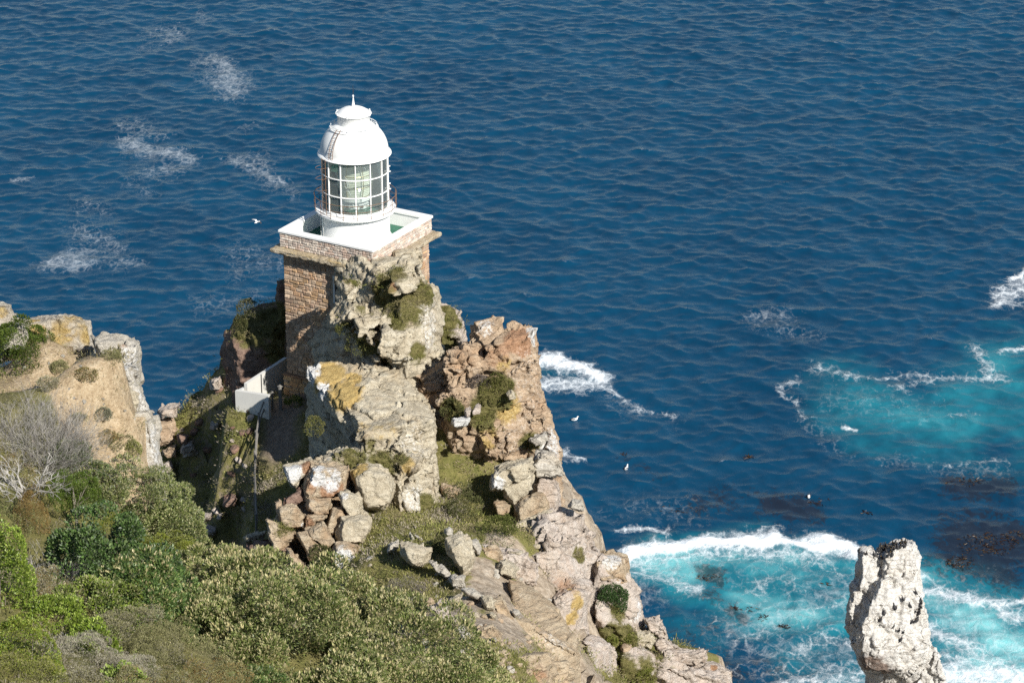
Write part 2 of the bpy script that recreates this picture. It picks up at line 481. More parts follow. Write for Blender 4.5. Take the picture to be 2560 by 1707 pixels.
for pts, rad, amp in [   # thin lacy patches
    ([(540,160),(560,200),(575,230)], 4.5, 0.8), ([(490,165),(520,165)], 2.5, 0.65), ([(410,70),(425,105)], 3.5, 0.62), ([(480,30),(500,55)], 3.0, 0.5), ([(350,120),(380,130)], 3, 0.45),
    ([(330,310),(400,330)], 3.5, 0.58), ([(340,355),(400,385),(450,405)], 3.4, 0.85), ([(360,440),(430,425)], 4, 0.6), ([(330,470),(375,490)], 2.5, 0.45),
    ([(600,400),(650,430),(700,455)], 2.6, 0.78), ([(640,395),(660,410)], 3.0, 0.6), ([(700,455),(750,490)], 2.0, 0.5),
    ([(200,580),(250,600)], 4.0, 0.66), ([(165,645),(230,650)], 3.0, 0.85), ([(260,600),(290,630)], 3.5, 0.6), ([(225,510),(270,530)], 3.0, 0.5), ([(300,660),(330,665)], 2.0, 0.7), ([(25,455),(70,448)], 1.3, 0.8), ([(600,640),(680,660)], 4.5, 0.5), ([(540,760),(640,745)], 3.5, 0.48), ([(560,690),(590,680)], 2.0, 0.5),
    ([(600,330),(640,320)], 1.5, 0.45), ([(1900,800),(1960,790)], 2.8, 0.62), ([(1950,810),(2010,830)], 2.6, 0.5), ([(1540,1010),(1660,1050)], 2.0, 0.45), ([(2000,1050),(2100,1120)], 2.5, 0.45), ([(2200,1150),(2480,1180)], 2.0, 0.45),
    ([(1560,1250),(1700,1270)], 4, 0.4), ([(1500,1300),(1560,1250)], 3, 0.35), ([(1560,1430),(1600,1500)], 3.5, 0.55), ([(1900,1640),(2080,1640)], 6, 0.6), ([(1880,1560),(2140,1480)], 7, 0.66), ([(2320,1520),(2560,1640)], 8, 0.75), ([(1700,1430),(2100,1400)], 6, 0.42), ([(2480,1500),(2560,1600)], 4, 0.5), ([(2050,1000),(2300,1010)], 6, 0.38),
    ]:
    thin = np.maximum(thin, amp * .95 * stroke(pts, rad * 1.4))
for pts, rad, amp in [   # turquoise aerated water
    ([(1680,1420),(1800,1400),(1900,1400),(2050,1430),(2140,1470)], 6.5, 1.15), ([(1850,1480),(2000,1530),(2140,1560)], 7, 0.8), ([(1700,1560),(1800,1600)], 6, 0.3), ([(2050,1640),(2150,1700)], 8, 0.6),
    ([(2330,1520),(2450,1560),(2560,1640)], 10, 1.0), ([(2340,1640),(2500,1690)], 8, 1.05), ([(1350,920),(1480,960)], 4, 0.35),
    ([(2150,1010),(2300,1030),(2450,1060),(2560,1090)], 11, 0.62), ([(2380,1000),(2560,960)], 11, 0.6), ([(2500,910),(2560,890)], 8, 0.65), ([(2420,1080),(2560,1110)], 7, 0.58), ([(2000,960),(2150,960)], 6, 0.3), ([(2200,1120),(2560,1160)], 9, 0.35),
    ]:
    aer = np.maximum(aer, amp * stroke(pts, rad, 0.8))
for pts, rad, amp in [   # kelp showing dark below the surface
    ([(1890,1265),(2010,1280)], 4, 0.7), ([(1720,1260),(1800,1250)], 4, 0.5), ([(2430,1360),(2520,1340)], 8, 0.9), ([(2380,1400),(2480,1430)], 5, 0.7), ([(2400,1210),(2500,1220)], 4, 0.8), ([(1560,1160),(1640,1180)], 4, 0.4), ([(1760,1440),(1780,1445)], 2, 1.0), ([(1740,1485),(1790,1490)], 2, 0.6), ([(1830,1520),(1880,1545)], 1.8, 0.7), ([(1650,1620),(1800,1680)], 6, 0.6), ([(1700,1600),(1850,1560)], 4, 0.4), ([(1900,1660),(2000,1690)], 4, 0.4),
    ]:
    kelp = np.maximum(kelp, amp * stroke(pts, rad))
caps = sstep(2.35, 3.3, crest.ravel() + 0.5 * big) * 0.5
aer *= (0.75 + 0.5 * big)
skip_nan = np.stack([np.clip(foam, 0, 1.3), np.clip(np.maximum(thin, caps), 0, 1), np.clip(aer, 0, 1.2), np.clip(kelp, 0, 1)], 1)
# white water stands up a little
WZ = WZ + (0.5 * np.clip(foam - 0.45, 0, 1) * (0.6 + 0.8 * fbm(np.concatenate([sxy * 1.3, np.zeros((len(sxy), 1))], 1), 3, 70))).reshape(WZ.shape) * fade
jj = np.arange(N * N).reshape(N, N)
SF = np.stack([jj[:-1, :-1], jj[:-1, 1:], jj[1:, 1:], jj[1:, :-1]], -1).reshape(-1, 4)
# far sheet round the tile, out to the horizon
ring = [(-L / 2, Y0), (L / 2, Y0), (L / 2, Y0 + L), (-L / 2, Y0 + L)]
SV = np.stack([WX.ravel(), WY.ravel(), WZ.ravel()], 1)
x0, x1, y0, y1 = ax[0], ax[-1], ay[0], ay[-1]
far = 20000.0
FV = np.array([(x0, y0, 0), (x1, y0, 0), (x1, y1, 0), (x0, y1, 0), (-far, -far, 0), (far, -far, 0), (far, far, 0), (-far, far, 0)], float)
b0 = len(SV)
FF = np.array([(0, 4, 5, 1), (1, 5, 6, 2), (2, 6, 7, 3), (3, 7, 4, 0)]) + b0
me = mesh_np('sea', np.concatenate([SV, FV]), [SF, FF], smooth=True)
setattr_col(me, 'water', np.concatenate([skip_nan[:, :3], np.zeros((8, 3))]))
a = me.attributes.new('kelp', 'FLOAT', 'POINT'); a.data.foreach_set('value', np.concatenate([skip_nan[:, 3], np.zeros(8)]).astype(np.float32))

def sea_mat():
    m = NT('sea_water'); c = m.coord()
    at = m.attr('water'); sep = m.n('ShaderNodeSeparateColor'); m.l(at.outputs['Color'], sep.inputs[0])
    foam, thin, aer = sep.outputs
    kelp = m.attr('kelp').outputs['Fac']
    map1 = m.n('ShaderNodeMapping'); m.l(c, map1.inputs[0]); map1.inputs['Scale'].default_value = (1, 0.7, 1)
    v = map1.outputs[0]
    nb = m.noise(v, 0.35, 5, 0.6); nm = m.noise(v, 1.1, 9, 0.74, 0.9); nf = m.noise(v, 5.0, 6, 0.75, 0.4)
    n9 = m.noise(c, 0.045, 4, 0.55)
    # distorted cell borders make the lace
    add = m.n('ShaderNodeVectorMath', operation='ADD'); m.l(v, add.inputs[0])
    nc = m.n('ShaderNodeTexNoise'); m.l(v, nc.inputs['Vector']); nc.inputs['Scale'].default_value = 0.9; nc.inputs['Detail'].default_value = 5
    scl = m.n('ShaderNodeVectorMath', operation='SCALE'); m.l(nc.outputs['Color'], scl.inputs[0]); scl.inputs[3].default_value = 1.6
    m.l(scl.outputs[0], add.inputs[1])
    vor = m.n('ShaderNodeTexVoronoi', feature='DISTANCE_TO_EDGE'); m.l(add.outputs[0], vor.inputs['Vector']); vor.inputs['Scale'].default_value = 0.75
    lace = m.math('SUBTRACT', 1.0, m.smooth(vor.outputs['Distance'], 0.0, 0.20))
    nmix = m.math('ADD', m.math('MULTIPLY', nm, 0.55), m.math('ADD', m.math('MULTIPLY', nf, 0.45), m.math('MULTIPLY', lace, 0.12)))   # about 0.2 .. 0.9
    fd = m.smooth(m.math('ADD', nmix, m.math('MULTIPLY', foam, 0.72)), 0.78, 1.28)
    tl = m.math('ADD', m.math('MULTIPLY', nm, 0.75), m.math('ADD', m.math('MULTIPLY', nf, 0.35), m.math('MULTIPLY', lace, 0.10)))
    ft = m.math('MULTIPLY', m.smooth(m.math('ADD', tl, m.math('MULTIPLY', thin, 0.46)), 0.72, 1.18), m.smooth(thin, 0.0, 0.35))
    ft = m.math('MULTIPLY', ft, 0.42)
    ff = m.math('MAXIMUM', fd, ft)
    blue = m.ramp(m.math('ADD', m.math('MULTIPLY', n9, .6), m.math('MULTIPLY', nb, .4)), [(0.36, (0.0020, 0.032, 0.073)), (0.64, (0.0038, 0.050, 0.105))])
    aq = m.math('MULTIPLY', aer, m.math('ADD', 0.55, m.math('MULTIPLY', nb, 0.9)))
    col = m.mix(m.smooth(aq, 0.08, 0.62), blue, (0.015, 0.17, 0.22))
    col = m.mix(m.smooth(aq, 0.45, 1.05), col, (0.17, 0.50, 0.52))
    kk = m.math('MULTIPLY', m.smooth(m.math('ADD', kelp, m.math('MULTIPLY', m.math('SUBTRACT', nm, 0.5), 1.6)), 0.30, 0.62), 0.72)
    col = m.mix(kk, col, (0.016, 0.013, 0.016))
    col = m.mix(ff, col, (0.80, 0.84, 0.86))
    bh = m.math('ADD', m.math('MULTIPLY', nm, 0.5), m.math('MULTIPLY', nf, 0.12))
    b = m.bump(bh, 0.5, 0.26)
    b = m.bump(ff, 0.4, 0.25, b)
    rough = m.math('ADD', 0.16, m.math('MULTIPLY', ff, 0.6))
    m.fin(col, rough, b, 0.30)
    m.bsdf.inputs['Specular Tint'].default_value = (0.66, 0.86, 1.0, 1)
    m.bsdf.inputs['IOR'].default_value = 1.33
    return m.m
sea = link('sea', me, sea_mat())
tag(sea, 'deep blue sea with foam streaks and turquoise aerated water', 'sea', kind='structure')
# ------------------------------------------------------------------ rock
DG = None
def hull_pts(poly, t, depth, fs=0.6, fo=(0, 0), bs=0.8, bo=(0, 0), drop=0.0, df=0.4):
    """a stone whose outline at depth t is poly (photo pixels, third value = extra metres); front and back rings give it body"""
    P2 = [(p[0], p[1], p[2] if len(p) > 2 else 0.0) for p in poly]
    cx = sum(p[0] for p in P2) / len(P2); cy = sum(p[1] for p in P2) / len(P2); cd = sum(p[2] for p in P2) / len(P2)
    out = [P(x, y, t + d) for x, y, d in P2]
    if fs: out += [P(cx + (x - cx) * fs + fo[0], cy + (y - cy) * fs + fo[1], t + d - depth * df) for x, y, d in P2]
    out += [P(cx + (x - cx) * bs + bo[0], cy + (y - cy) * bs + bo[1], t + cd + (d - cd) * .5 + depth * (1 - df)) for x, y, d in P2]
    if drop: out += [q - np.array([0, 0, drop]) for q in out]
    return out

def rock_data(hulls, voxel):
    bm = bmesh.new()
    for pts in hulls:
        vs = [bm.verts.new(p) for p in pts]
        r = bmesh.ops.convex_hull(bm, input=vs)
        junk = [g for g in r['geom_interior'] if isinstance(g, bmesh.types.BMVert)]
        bmesh.ops.delete(bm, geom=junk, context='VERTS')
    loose = [v for v in bm.verts if not v.link_faces]
    bmesh.ops.delete(bm, geom=loose, context='VERTS')
    bmesh.ops.recalc_face_normals(bm, faces=bm.faces)
    me = bpy.data.meshes.new('tmp'); bm.to_mesh(me); bm.free()
    o = bpy.data.objects.new('tmp', me); COL.objects.link(o)
    md = o.modifiers.new('r', 'REMESH'); md.mode = 'VOXEL'; md.voxel_size = voxel; md.adaptivity = 0
    dg = bpy.context.evaluated_depsgraph_get()
    ev = o.evaluated_get(dg)
    res = bpy.data.meshes.new_from_object(ev)
    bpy.data.objects.remove(o); bpy.data.meshes.remove(me)
    return res

def bedrot(dip=0.0, strike=0.0, roll=0.0):
    return np.array(Matrix.Rotation(strike, 3, 'Z') @ Matrix.Rotation(dip, 3, 'X') @ Matrix.Rotation(roll, 3, 'Y'))

def displace(V, T, seed, blocks, noise, bed, warp=0.14, fac=(0.85, 0.55, 0.3), relax=1):
    """blocks: list of ((sx,sy,sz), amplitude, groove width, groove depth) ; every cell is pressed towards a plane of its own, so the stone breaks into flat faces"""
    for (sc, amp, oc) in noise[:1]:
        Nn = vnormals(V, T)
        V = V + Nn * (amp * fbm(V * sc + seed, oc, seed + 200))[:, None]
    for i, (s, amp, gw, gd) in enumerate(blocks):
        s = np.array(s); r_ = np.random.default_rng(seed + 91 * i)
        Nn = vnormals(V, T)
        q = (V @ bed) / s
        w = np.stack([fbm(V * (0.9 / s.max()) + 31 * k, 2, seed + 70 + k) for k in range(3)], 1)
        d1, db, cid = cells(q + w * warp, seed + 5 * i)
        nb = Nn @ bed
        axis = np.abs(nb).argmax(1); code = axis * 2 + (nb[np.arange(len(nb)), axis] > 0)
        key = (cid * 0x1000000).astype(np.int64) * 8 + code
        u, inv = np.unique(key, return_inverse=True)
        cnt = np.bincount(inv).astype(float)
        cen = np.stack([np.bincount(inv, V[:, k]) / cnt for k in range(3)], 1)
        nr = np.stack([np.bincount(inv, Nn[:, k]) / cnt for k in range(3)], 1)
        nr /= np.linalg.norm(nr, axis=1, keepdims=True) + 1e-9
        nr += r_.normal(0, 0.13, nr.shape); nr /= np.linalg.norm(nr, axis=1, keepdims=True) + 1e-9
        off = r_.uniform(-1, 1, len(u)) * amp * 0.6
        den = np.maximum((Nn * nr[inv]).sum(1), 0.65)
        d = (((cen[inv] - V) * nr[inv]).sum(1)) / den
        mx = 0.30 * s.mean()
        d = np.clip(d, -mx, mx) * fac[min(i, 2)] + off[inv] + (cid - 0.5) * amp * 0.8 - gd * 1.15 * (1 - sstep(0, gw, db))
        V = V + Nn * d[:, None]
    if relax:
        E_ = np.concatenate([T[:, [0, 1]], T[:, [1, 2]], T[:, [2, 0]]]); E_ = np.concatenate([E_, E_[:, ::-1]])
        dg_ = np.maximum(np.bincount(E_[:, 0], minlength=len(V)), 1)
        for _ in range(relax):
            av = np.stack([np.bincount(E_[:, 0], V[E_[:, 1], k], len(V)) for k in range(3)], 1) / dg_[:, None]
            V = V + 0.5 * (av - V)
    for (sc, amp, oc) in noise[1:]:
        Nn = vnormals(V, T)
        V = V + Nn * (amp * 0.9 * fbm(V * sc + seed, oc, seed + 200))[:, None]
    return V

PATCH_CH = {'orange': 0, 'white': 1, 'green': 2, 'rust': 3}
def rock(name, hulls, voxel, mat, label, cat, seed=1, blocks=(), noise=((1.2, 0.12, 4),), bed=None, patches=(), group=None, kind=None, warp=0.14, topgreen=0.0, flat=False, fac=(0.85, 0.55, 0.3), relax=1):
    me = rock_data(hulls, voxel)
    V = get_v(me); T = get_tris(me)
    bed = bedrot(0.15, 0.3) if bed is None else bed
    V = displace(V, T, seed, blocks, noise, bed, warp, fac, relax)
    Nn = vnormals(V, T)
    pm = np.zeros((len(V), 4))
    for ch, px, py, t, r, amt in patches:
        c = P(px, py, t)
        d = np.linalg.norm((V - c) * np.array([1, 0.7, 1]), axis=1)
        k = PATCH_CH[ch]
        pm[:, k] = np.maximum(pm[:, k], amt * (1 - sstep(0.35 * r, r, d)))
    if topgreen:
        pm[:, 2] = np.maximum(pm[:, 2], topgreen * sstep(0.55, 0.8, Nn[:, 2]))
    base = np.array([(V[:, 0].min() + V[:, 0].max()) / 2, (V[:, 1].min() + V[:, 1].max()) / 2, V[:, 2].min()])
    me.vertices.foreach_set('co', (V - base).astype(np.float32).ravel())
    me.polygons.foreach_set('use_smooth', np.full(len(me.polygons), not flat, bool))
    a = me.attributes.new('patch', 'FLOAT_COLOR', 'POINT'); a.data.foreach_set('color', pm.astype(np.float32).ravel())
    me.update()
    me.materials.clear()
    o = link(name, me, mat, None, base)
    tag(o, label, cat, group, kind)
    GROW.append((V, T, Nn, pm))
    return o
GROW = []

def rock_mat(name, ramp, fleck=0.25, seedoff=0.0, warm=(0.42, 0.27, 0.15), warmamt=0.35, streak=0.0, whiteamt=0.0, rust=((0.24, 0.125, 0.07), (0.50, 0.31, 0.19))):
    m = NT(name); co = m.coord()
    off = m.n('ShaderNodeVectorMath', operation='ADD'); m.l(co, off.inputs[0]); off.inputs[1].default_value = (seedoff, seedoff * 1.7, seedoff * 0.3)
    c = off.outputs[0]
    pa = m.attr('patch'); sep = m.n('ShaderNodeSeparateColor'); m.l(pa.outputs['Color'], sep.inputs[0])
    n0 = m.noise(c, 0.45, 4, 0.6); n1 = m.noise(c, 1.6, 8, 0.68, 0.3); n2 = m.noise(c, 7.0, 7, 0.72); n3 = m.noise(c, 26.0, 3, 0.6)
    bedm = m.n('ShaderNodeMapping'); m.l(c, bedm.inputs[0]); bedm.inputs['Rotation'].default_value = (0.25, -0.12, 0.3); bedm.inputs['Scale'].default_value = (0.5, 0.5, 5.0)
    nb = m.noise(bedm.outputs[0], 1.1, 6, 0.65, 0.4)
    f = m.math('ADD', m.math('MULTIPLY', n1, 0.55), m.math('ADD', m.math('MULTIPLY', n2, 0.25), m.math('MULTIPLY', nb, 0.22)))
    col = m.ramp(f, ramp)
    w = m.math('MULTIPLY', m.smooth(n0, 0.48, 0.68), warmamt)
    col = m.mix(w, col, warm)
    if whiteamt:
        stm = m.n('ShaderNodeMapping'); m.l(c, stm.inputs[0]); stm.inputs['Scale'].default_value = (1.6, 1.6, 0.25)
        ns = m.noise(stm.outputs[0], 1.4, 6, 0.7, 0.5)
        col = m.mix(m.math('MULTIPLY', m.smooth(ns, 0.40, 0.60), whiteamt), col, (0.60, 0.57, 0.52))
    # dark lichen flecks and pale ones
    col = m.mix(m.math('MULTIPLY', m.smooth(n2, 0.60, 0.72), fleck), col, (0.60, 0.58, 0.52))
    col = m.mix(m.math('MULTIPLY', m.smooth(n2, 0.42, 0.30), fleck * 0.9), col, (0.14, 0.12, 0.09))
    vm = m.n('ShaderNodeMapping'); m.l(c, vm.inputs[0]); vm.inputs['Rotation'].default_value = (0.3, -0.15, 0.4); vm.inputs['Scale'].default_value = (0.55, 0.6, 1.5)
    vd = m.n('ShaderNodeVectorMath', operation='ADD'); m.l(vm.outputs[0], vd.inputs[0])
    nz_ = m.n('ShaderNodeTexNoise'); m.l(vm.outputs[0], nz_.inputs['Vector']); nz_.inputs['Scale'].default_value = 1.4; nz_.inputs['Detail'].default_value = 6
    vs_ = m.n('ShaderNodeVectorMath', operation='SCALE'); m.l(nz_.outputs['Color'], vs_.inputs[0]); vs_.inputs[3].default_value = 0.55; m.l(vs_.outputs[0], vd.inputs[1])
    vo = m.n('ShaderNodeTexVoronoi', feature='DISTANCE_TO_EDGE'); m.l(vd.outputs[0], vo.inputs['Vector']); vo.inputs['Scale'].default_value = 1.1
    crack = m.math('MULTIPLY', m.math('SUBTRACT', 1.0, m.smooth(vo.outputs['Distance'], 0.0, 0.035)), m.smooth(n0, 0.42, 0.58))
    col = m.mix(m.math('MULTIPLY', crack, 0.55), col, (0.14, 0.115, 0.09))
    def patch(sock, colA, colB, nz, col, thr=0.5, amx=0.7):
        k = m.smooth(m.math('ADD', sock, m.math('MULTIPLY', m.math('SUBTRACT', nz, 0.5), 2.2)), thr - 0.22, thr + 0.22)
        return m.mix(m.math('MULTIPLY', k, m.smooth(sock, 0.05, amx)), col, m.ramp(n2, [(0.3, colA), (0.7, colB)]))
    col = patch(pa.outputs['Alpha'], rust[0], rust[1], n1, col)
    col = patch(sep.outputs[0], (0.34, 0.22, 0.075), (0.58, 0.44, 0.19), n1, col)
    col = patch(sep.outputs[1], (0.55, 0.54, 0.52), (0.82, 0.81, 0.78), n2, col)
    col = patch(sep.outputs[2], (0.085, 0.085, 0.025), (0.22, 0.19, 0.08), n1, col)
    b = m.bump(m.math('SUBTRACT', 1.0, crack), 0.6, 0.10); b = m.bump(n1, 0.6, 0.25, b); b = m.bump(n2, 1.0, 0.15, b); b = m.bump(nb, 0.55, 0.14, b); b = m.bump(n3, 0.45, 0.03, b)
    return m.fin(col, 0.92, b, 0.12)

ROCK_GREY = rock_mat('pale_sandstone', [(0.32, (0.22, 0.18, 0.13)), (0.46, (0.45, 0.39, 0.285)), (0.58, (0.58, 0.52, 0.40)), (0.72, (0.68, 0.64, 0.54))], 0.30, 0.0, (0.42, 0.29, 0.15), 0.35)
ROCK_BUFF = rock_mat('buff_sandstone', [(0.32, (0.19, 0.14, 0.095)), (0.46, (0.40, 0.31, 0.21)), (0.58, (0.51, 0.42, 0.30)), (0.72, (0.60, 0.54, 0.44))], 0.25, 5.0, (0.42, 0.23, 0.10), 0.45)
ROCK_ORANGE = rock_mat('orange_sandstone', [(0.32, (0.20, 0.13, 0.085)), (0.46, (0.41, 0.30, 0.20)), (0.58, (0.53, 0.41, 0.29)), (0.72, (0.62, 0.54, 0.43))], 0.22, 9.0, (0.50, 0.30, 0.17), 0.4)
ROCK_WHITE = rock_mat('whitened_rock', [(0.32, (0.24, 0.21, 0.17)), (0.44, (0.44, 0.40, 0.33)), (0.56, (0.55, 0.51, 0.44)), (0.72, (0.63, 0.60, 0.54))], 0.30, 13.0, (0.46, 0.38, 0.28), 0.4)
ROCK_PINK = rock_mat('pink_quartzite', [(0.32, (0.24, 0.18, 0.145)), (0.46, (0.45, 0.37, 0.305)), (0.58, (0.56, 0.48, 0.415)), (0.72, (0.65, 0.60, 0.54))], 0.25, 17.0, (0.47, 0.35, 0.24), 0.35, whiteamt=0.3)
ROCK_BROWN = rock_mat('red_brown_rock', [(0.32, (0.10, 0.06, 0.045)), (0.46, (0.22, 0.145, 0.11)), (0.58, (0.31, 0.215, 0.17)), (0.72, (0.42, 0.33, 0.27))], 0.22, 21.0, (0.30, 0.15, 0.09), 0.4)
ROCK_GUANO = rock_mat('guano_covered_rock', [(0.30, (0.34, 0.30, 0.25)), (0.42, (0.54, 0.51, 0.46)), (0.56, (0.69, 0.67, 0.63)), (0.72, (0.77, 0.755, 0.73))], 0.12, 25.0, (0.60, 0.54, 0.45), 0.35, rust=((0.10, 0.075, 0.06), (0.30, 0.23, 0.19)))

def A(*pts):   # zoom of the photograph 540..1440 x 560..1160 (2.613 times)
    return [(540 + p[0] / 2.613, 560 + p[1] / 2.613) + tuple(p[2:]) for p in pts]
def B(*pts):   # 540..1440 x 900..1500
    return [(540 + p[0] / 2.613, 900 + p[1] / 2.613) + tuple(p[2:]) for p in pts]
def Cq(*pts):  # 1020..1420 x 780..1180 (3.92)
    return [(1020 + p[0] / 3.92, 780 + p[1] / 3.92) + tuple(p[2:]) for p in pts]
def D(*pts):   # 600..1120 x 1100..1480 (4.127)
    return [(600 + p[0] / 4.127, 1100 + p[1] / 4.127) + tuple(p[2:]) for p in pts]
def E(*pts):   # 660..1160 x 600..930 (4.704)
    return [(660 + p[0] / 4.704, 600 + p[1] / 4.704) + tuple(p[2:]) for p in pts]
def Fq(*pts):  # 700..1500 x 1200..1707 (2.94)
    return [(700 + p[0] / 2.94, 1200 + p[1] / 2.94) + tuple(p[2:]) for p in pts]
def G(*pts):   # 1300..1900 x 1200..1707 (3.093)
    return [(1300 + p[0] / 3.093, 1200 + p[1] / 3.093) + tuple(p[2:]) for p in pts]
def H(*pts):   # 0..700 x 720..1200 (3.267)
    return [(p[0] / 3.267, 720 + p[1] / 3.267) + tuple(p[2:]) for p in pts]
def Sq(*pts):  # 2080..2420 x 1300..1707 (3.853)
    return [(2080 + p[0] / 3.853, 1300 + p[1] / 3.853) + tuple(p[2:]) for p in pts]
def Kq(*pts):  # 380..780 x 800..1400 (2.6125)
    return [(380 + p[0] / 2.6125, 800 + p[1] / 2.6125) + tuple(p[2:]) for p in pts]

BL_BIG = (((2.6, 2.2, 1.0), 0.22, 0.10, 0.14), ((1.0, 0.9, 0.42), 0.09, 0.14, 0.07))
BL_MED = (((1.5, 1.3, 0.6), 0.14, 0.10, 0.10), ((0.6, 0.5, 0.25), 0.05, 0.15, 0.04))
BL_SML = (((0.9, 0.8, 0.55), 0.05, 0.08, 0.04), ((0.4, 0.36, 0.25), 0.02, 0.12, 0.02))
NZ_BIG = ((0.5, 0.25, 3), (2.2, 0.09, 5), (7.0, 0.035, 3))
NZ_SML = ((1.1, 0.10, 3), (4.5, 0.035, 3), (10.0, 0.016, 2))

# ---- crag that carries the lighthouse : many slabs
hl = [
    hull_pts(E((820,330,1.6),(900,230,1.5),(1000,170,1.1),(1150,180,.4),(1250,280,0),(1300,330,0),(1150,480,.3),(900,560,1.7),(820,560,2.1)), 151.4, 0.9, .6, (4,10), .9, (0,0), drop=2),
    hull_pts(E((1150,330),(1300,300),(1440,240),(1700,170),(1790,250),(1880,330,1.5),(1900,520,1.5),(1800,560,1),(1400,620),(1180,480)), 151.3, 3.0, .6, (0,20), .9, drop=3),
    hull_pts(E((700,880,2.7),(860,660,2.7),(1000,560,1.7),(1400,560),(1900,520),(2050,570,2),(2080,740,2),(2110,1040,2),(2060,1240,2),(1900,1240),(1500,1330,-1),(1340,1180,-1),(1100,1100,-.3),(860,1020,1)), 151.2, 5.0, .62, (40,30), .95, (0,-10), drop=3),
    hull_pts(E((560,930,1.5),(700,780,1.2),(860,830,.4),(1050,1050,-.6),(1250,1250,-1.2),(1200,1520,-1),(900,1552,-.2),(640,1500,1),(660,1200,1)), 154.2, 3.0, .8, (60,10), .95, drop=3),
    hull_pts(E((1100,1380),(1340,1180),(1500,1330),(1760,1230),(2060,1250),(2150,1330),(1900,1500),(1500,1560),(1200,1560)), 151.5, 4.0, .8, (0,10), .9, drop=4),
    hull_pts(E((1270,290,0),(1500,185,1.6),(1800,85,3.8),(1890,70,4.3),(1870,160,4.2),(1700,280,3),(1400,345,.8)), 150.7, 1.2, .85, (0,6), .95, drop=.8),
    # separate beds and slabs on it
    hull_pts(E((1430,500),(1500,420),(1720,390),(1790,430),(1800,560),(1650,630),(1540,640),(1430,560)), 149.4, 1.6, .75, (-3,12), .9),
    hull_pts(E((910,470),(1060,450),(1140,500),(1130,580),(1000,600),(910,580)), 149.6, 1.4, .7, (0,5), .9),
    hull_pts(E((910,600),(1080,590),(1110,680),(1090,740),(940,730)), 149.4, 1.2, .8, (0,4), .9),
    hull_pts(E((870,920),(960,780),(1100,760),(1060,850),(1010,950),(920,960)), 149.6, 1.3, .7, (0,3), .9),
    hull_pts(E((1020,840),(1100,810),(1230,880),(1230,930),(1120,930),(1010,890)), 149.3, 1.1, .75, (0,3), .9),
    hull_pts(E((960,1000),(1070,930),(1130,980),(1060,1030)), 149.6, .9, .7, (0,2), .9),
    hull_pts(E((1030,1070),(1230,910),(1410,840),(1450,900),(1420,1000),(1240,1090),(1100,1100)), 148.8, 1.3, .75, (0,4), .9),
    hull_pts(E((1390,1000),(1450,910),(1500,930),(1500,980),(1440,1020)), 148.9, .8, .7, (0,2), .9),
    hull_pts(E((1340,1180),(1400,1080),(1580,1050),(1700,1110),(1560,1280),(1520,1350),(1340,1290)), 148.2, 1.8, .85, (-6,6), .9),
    hull_pts(E((1300,1310),(1520,1350),(1760,1380),(1700,1420),(1500,1380)), 148.4, 1.5, .8, (0,3), .9),
    hull_pts(E((1450,1420),(1660,1400),(1600,1470),(1480,1460)), 148.8, 1.2, .8, (0,3), .9),
    hull_pts(E((1230,1350),(1330,1370),(1370,1460),(1260,1430)), 149.0, 1.2, .8, (0,3), .9),
    hull_pts(E((1180,1680 - 600),(1330,1120),(1240,1200),(1210,1180)), 148.6, .8, .8, (0,3), .9),
    hull_pts(E((1820,340),(1850,340),(1890,460),(1860,520),(1800,500)), 150.6, 1.0, .8, (0,3), .9),
    hull_pts(E((1660,700),(1760,720),(1680,790),(1550,780)), 149.8, 0.8, .8, (0,3), .9),
]
rock('rock_crag', hl, 0.085, ROCK_GREY, 'big broken crag of pale slabs and turf rising against the stone tower', 'crag', 31,
     (((1.9, 1.6, 0.75), 0.13, 0.10, 0.24), ((0.8, 0.7, 0.32), 0.05, 0.12, 0.06)), ((0.5, 0.12, 3), (2.2, 0.07, 4), (6.0, 0.045, 3)),
     bed=bedrot(-0.35, 0.5, 0.15),
     patches=[('rust',*E((980,260))[0],150,1.5,.75),('rust',*E((860,480))[0],150.5,1.2,.65),('rust',*E((740,900))[0],151,1.3,.6),('green',*E((1560,330))[0],149.5,1.2,.8),('green',*E((1040,430))[0],149.6,.8,.9),
              ('green',*E((1450,650))[0],150,1.6,.85),('green',*E((1850,650))[0],150.5,1.2,.95),('green',*E((1650,800))[0],150,2.0,.75),('green',*E((1600,980))[0],149.5,1.1,.9),('green',*E((850,800))[0],151,1.0,.9),('green',*E((1180,820))[0],149.8,1.0,.6),
              ('green',*E((950,1050))[0],150,1.0,1),('green',*E((1150,1200))[0],150,1.4,1),('green',*E((1750,1290))[0],149.5,1.1,1),('green',*E((1400,1410))[0],149.5,.9,.9),('green',*E((1350,440))[0],149.6,.9,.7),('green',*E((1300,680))[0],149.8,1.2,.7),
              ('white',*E((1950,900))[0],150,1.8,.45),('white',*E((1950,1100))[0],150,1.5,.5),('white',*E((2020,700))[0],151,1.2,.4),('rust',*E((1500,555))[0],149,.5,.8)])

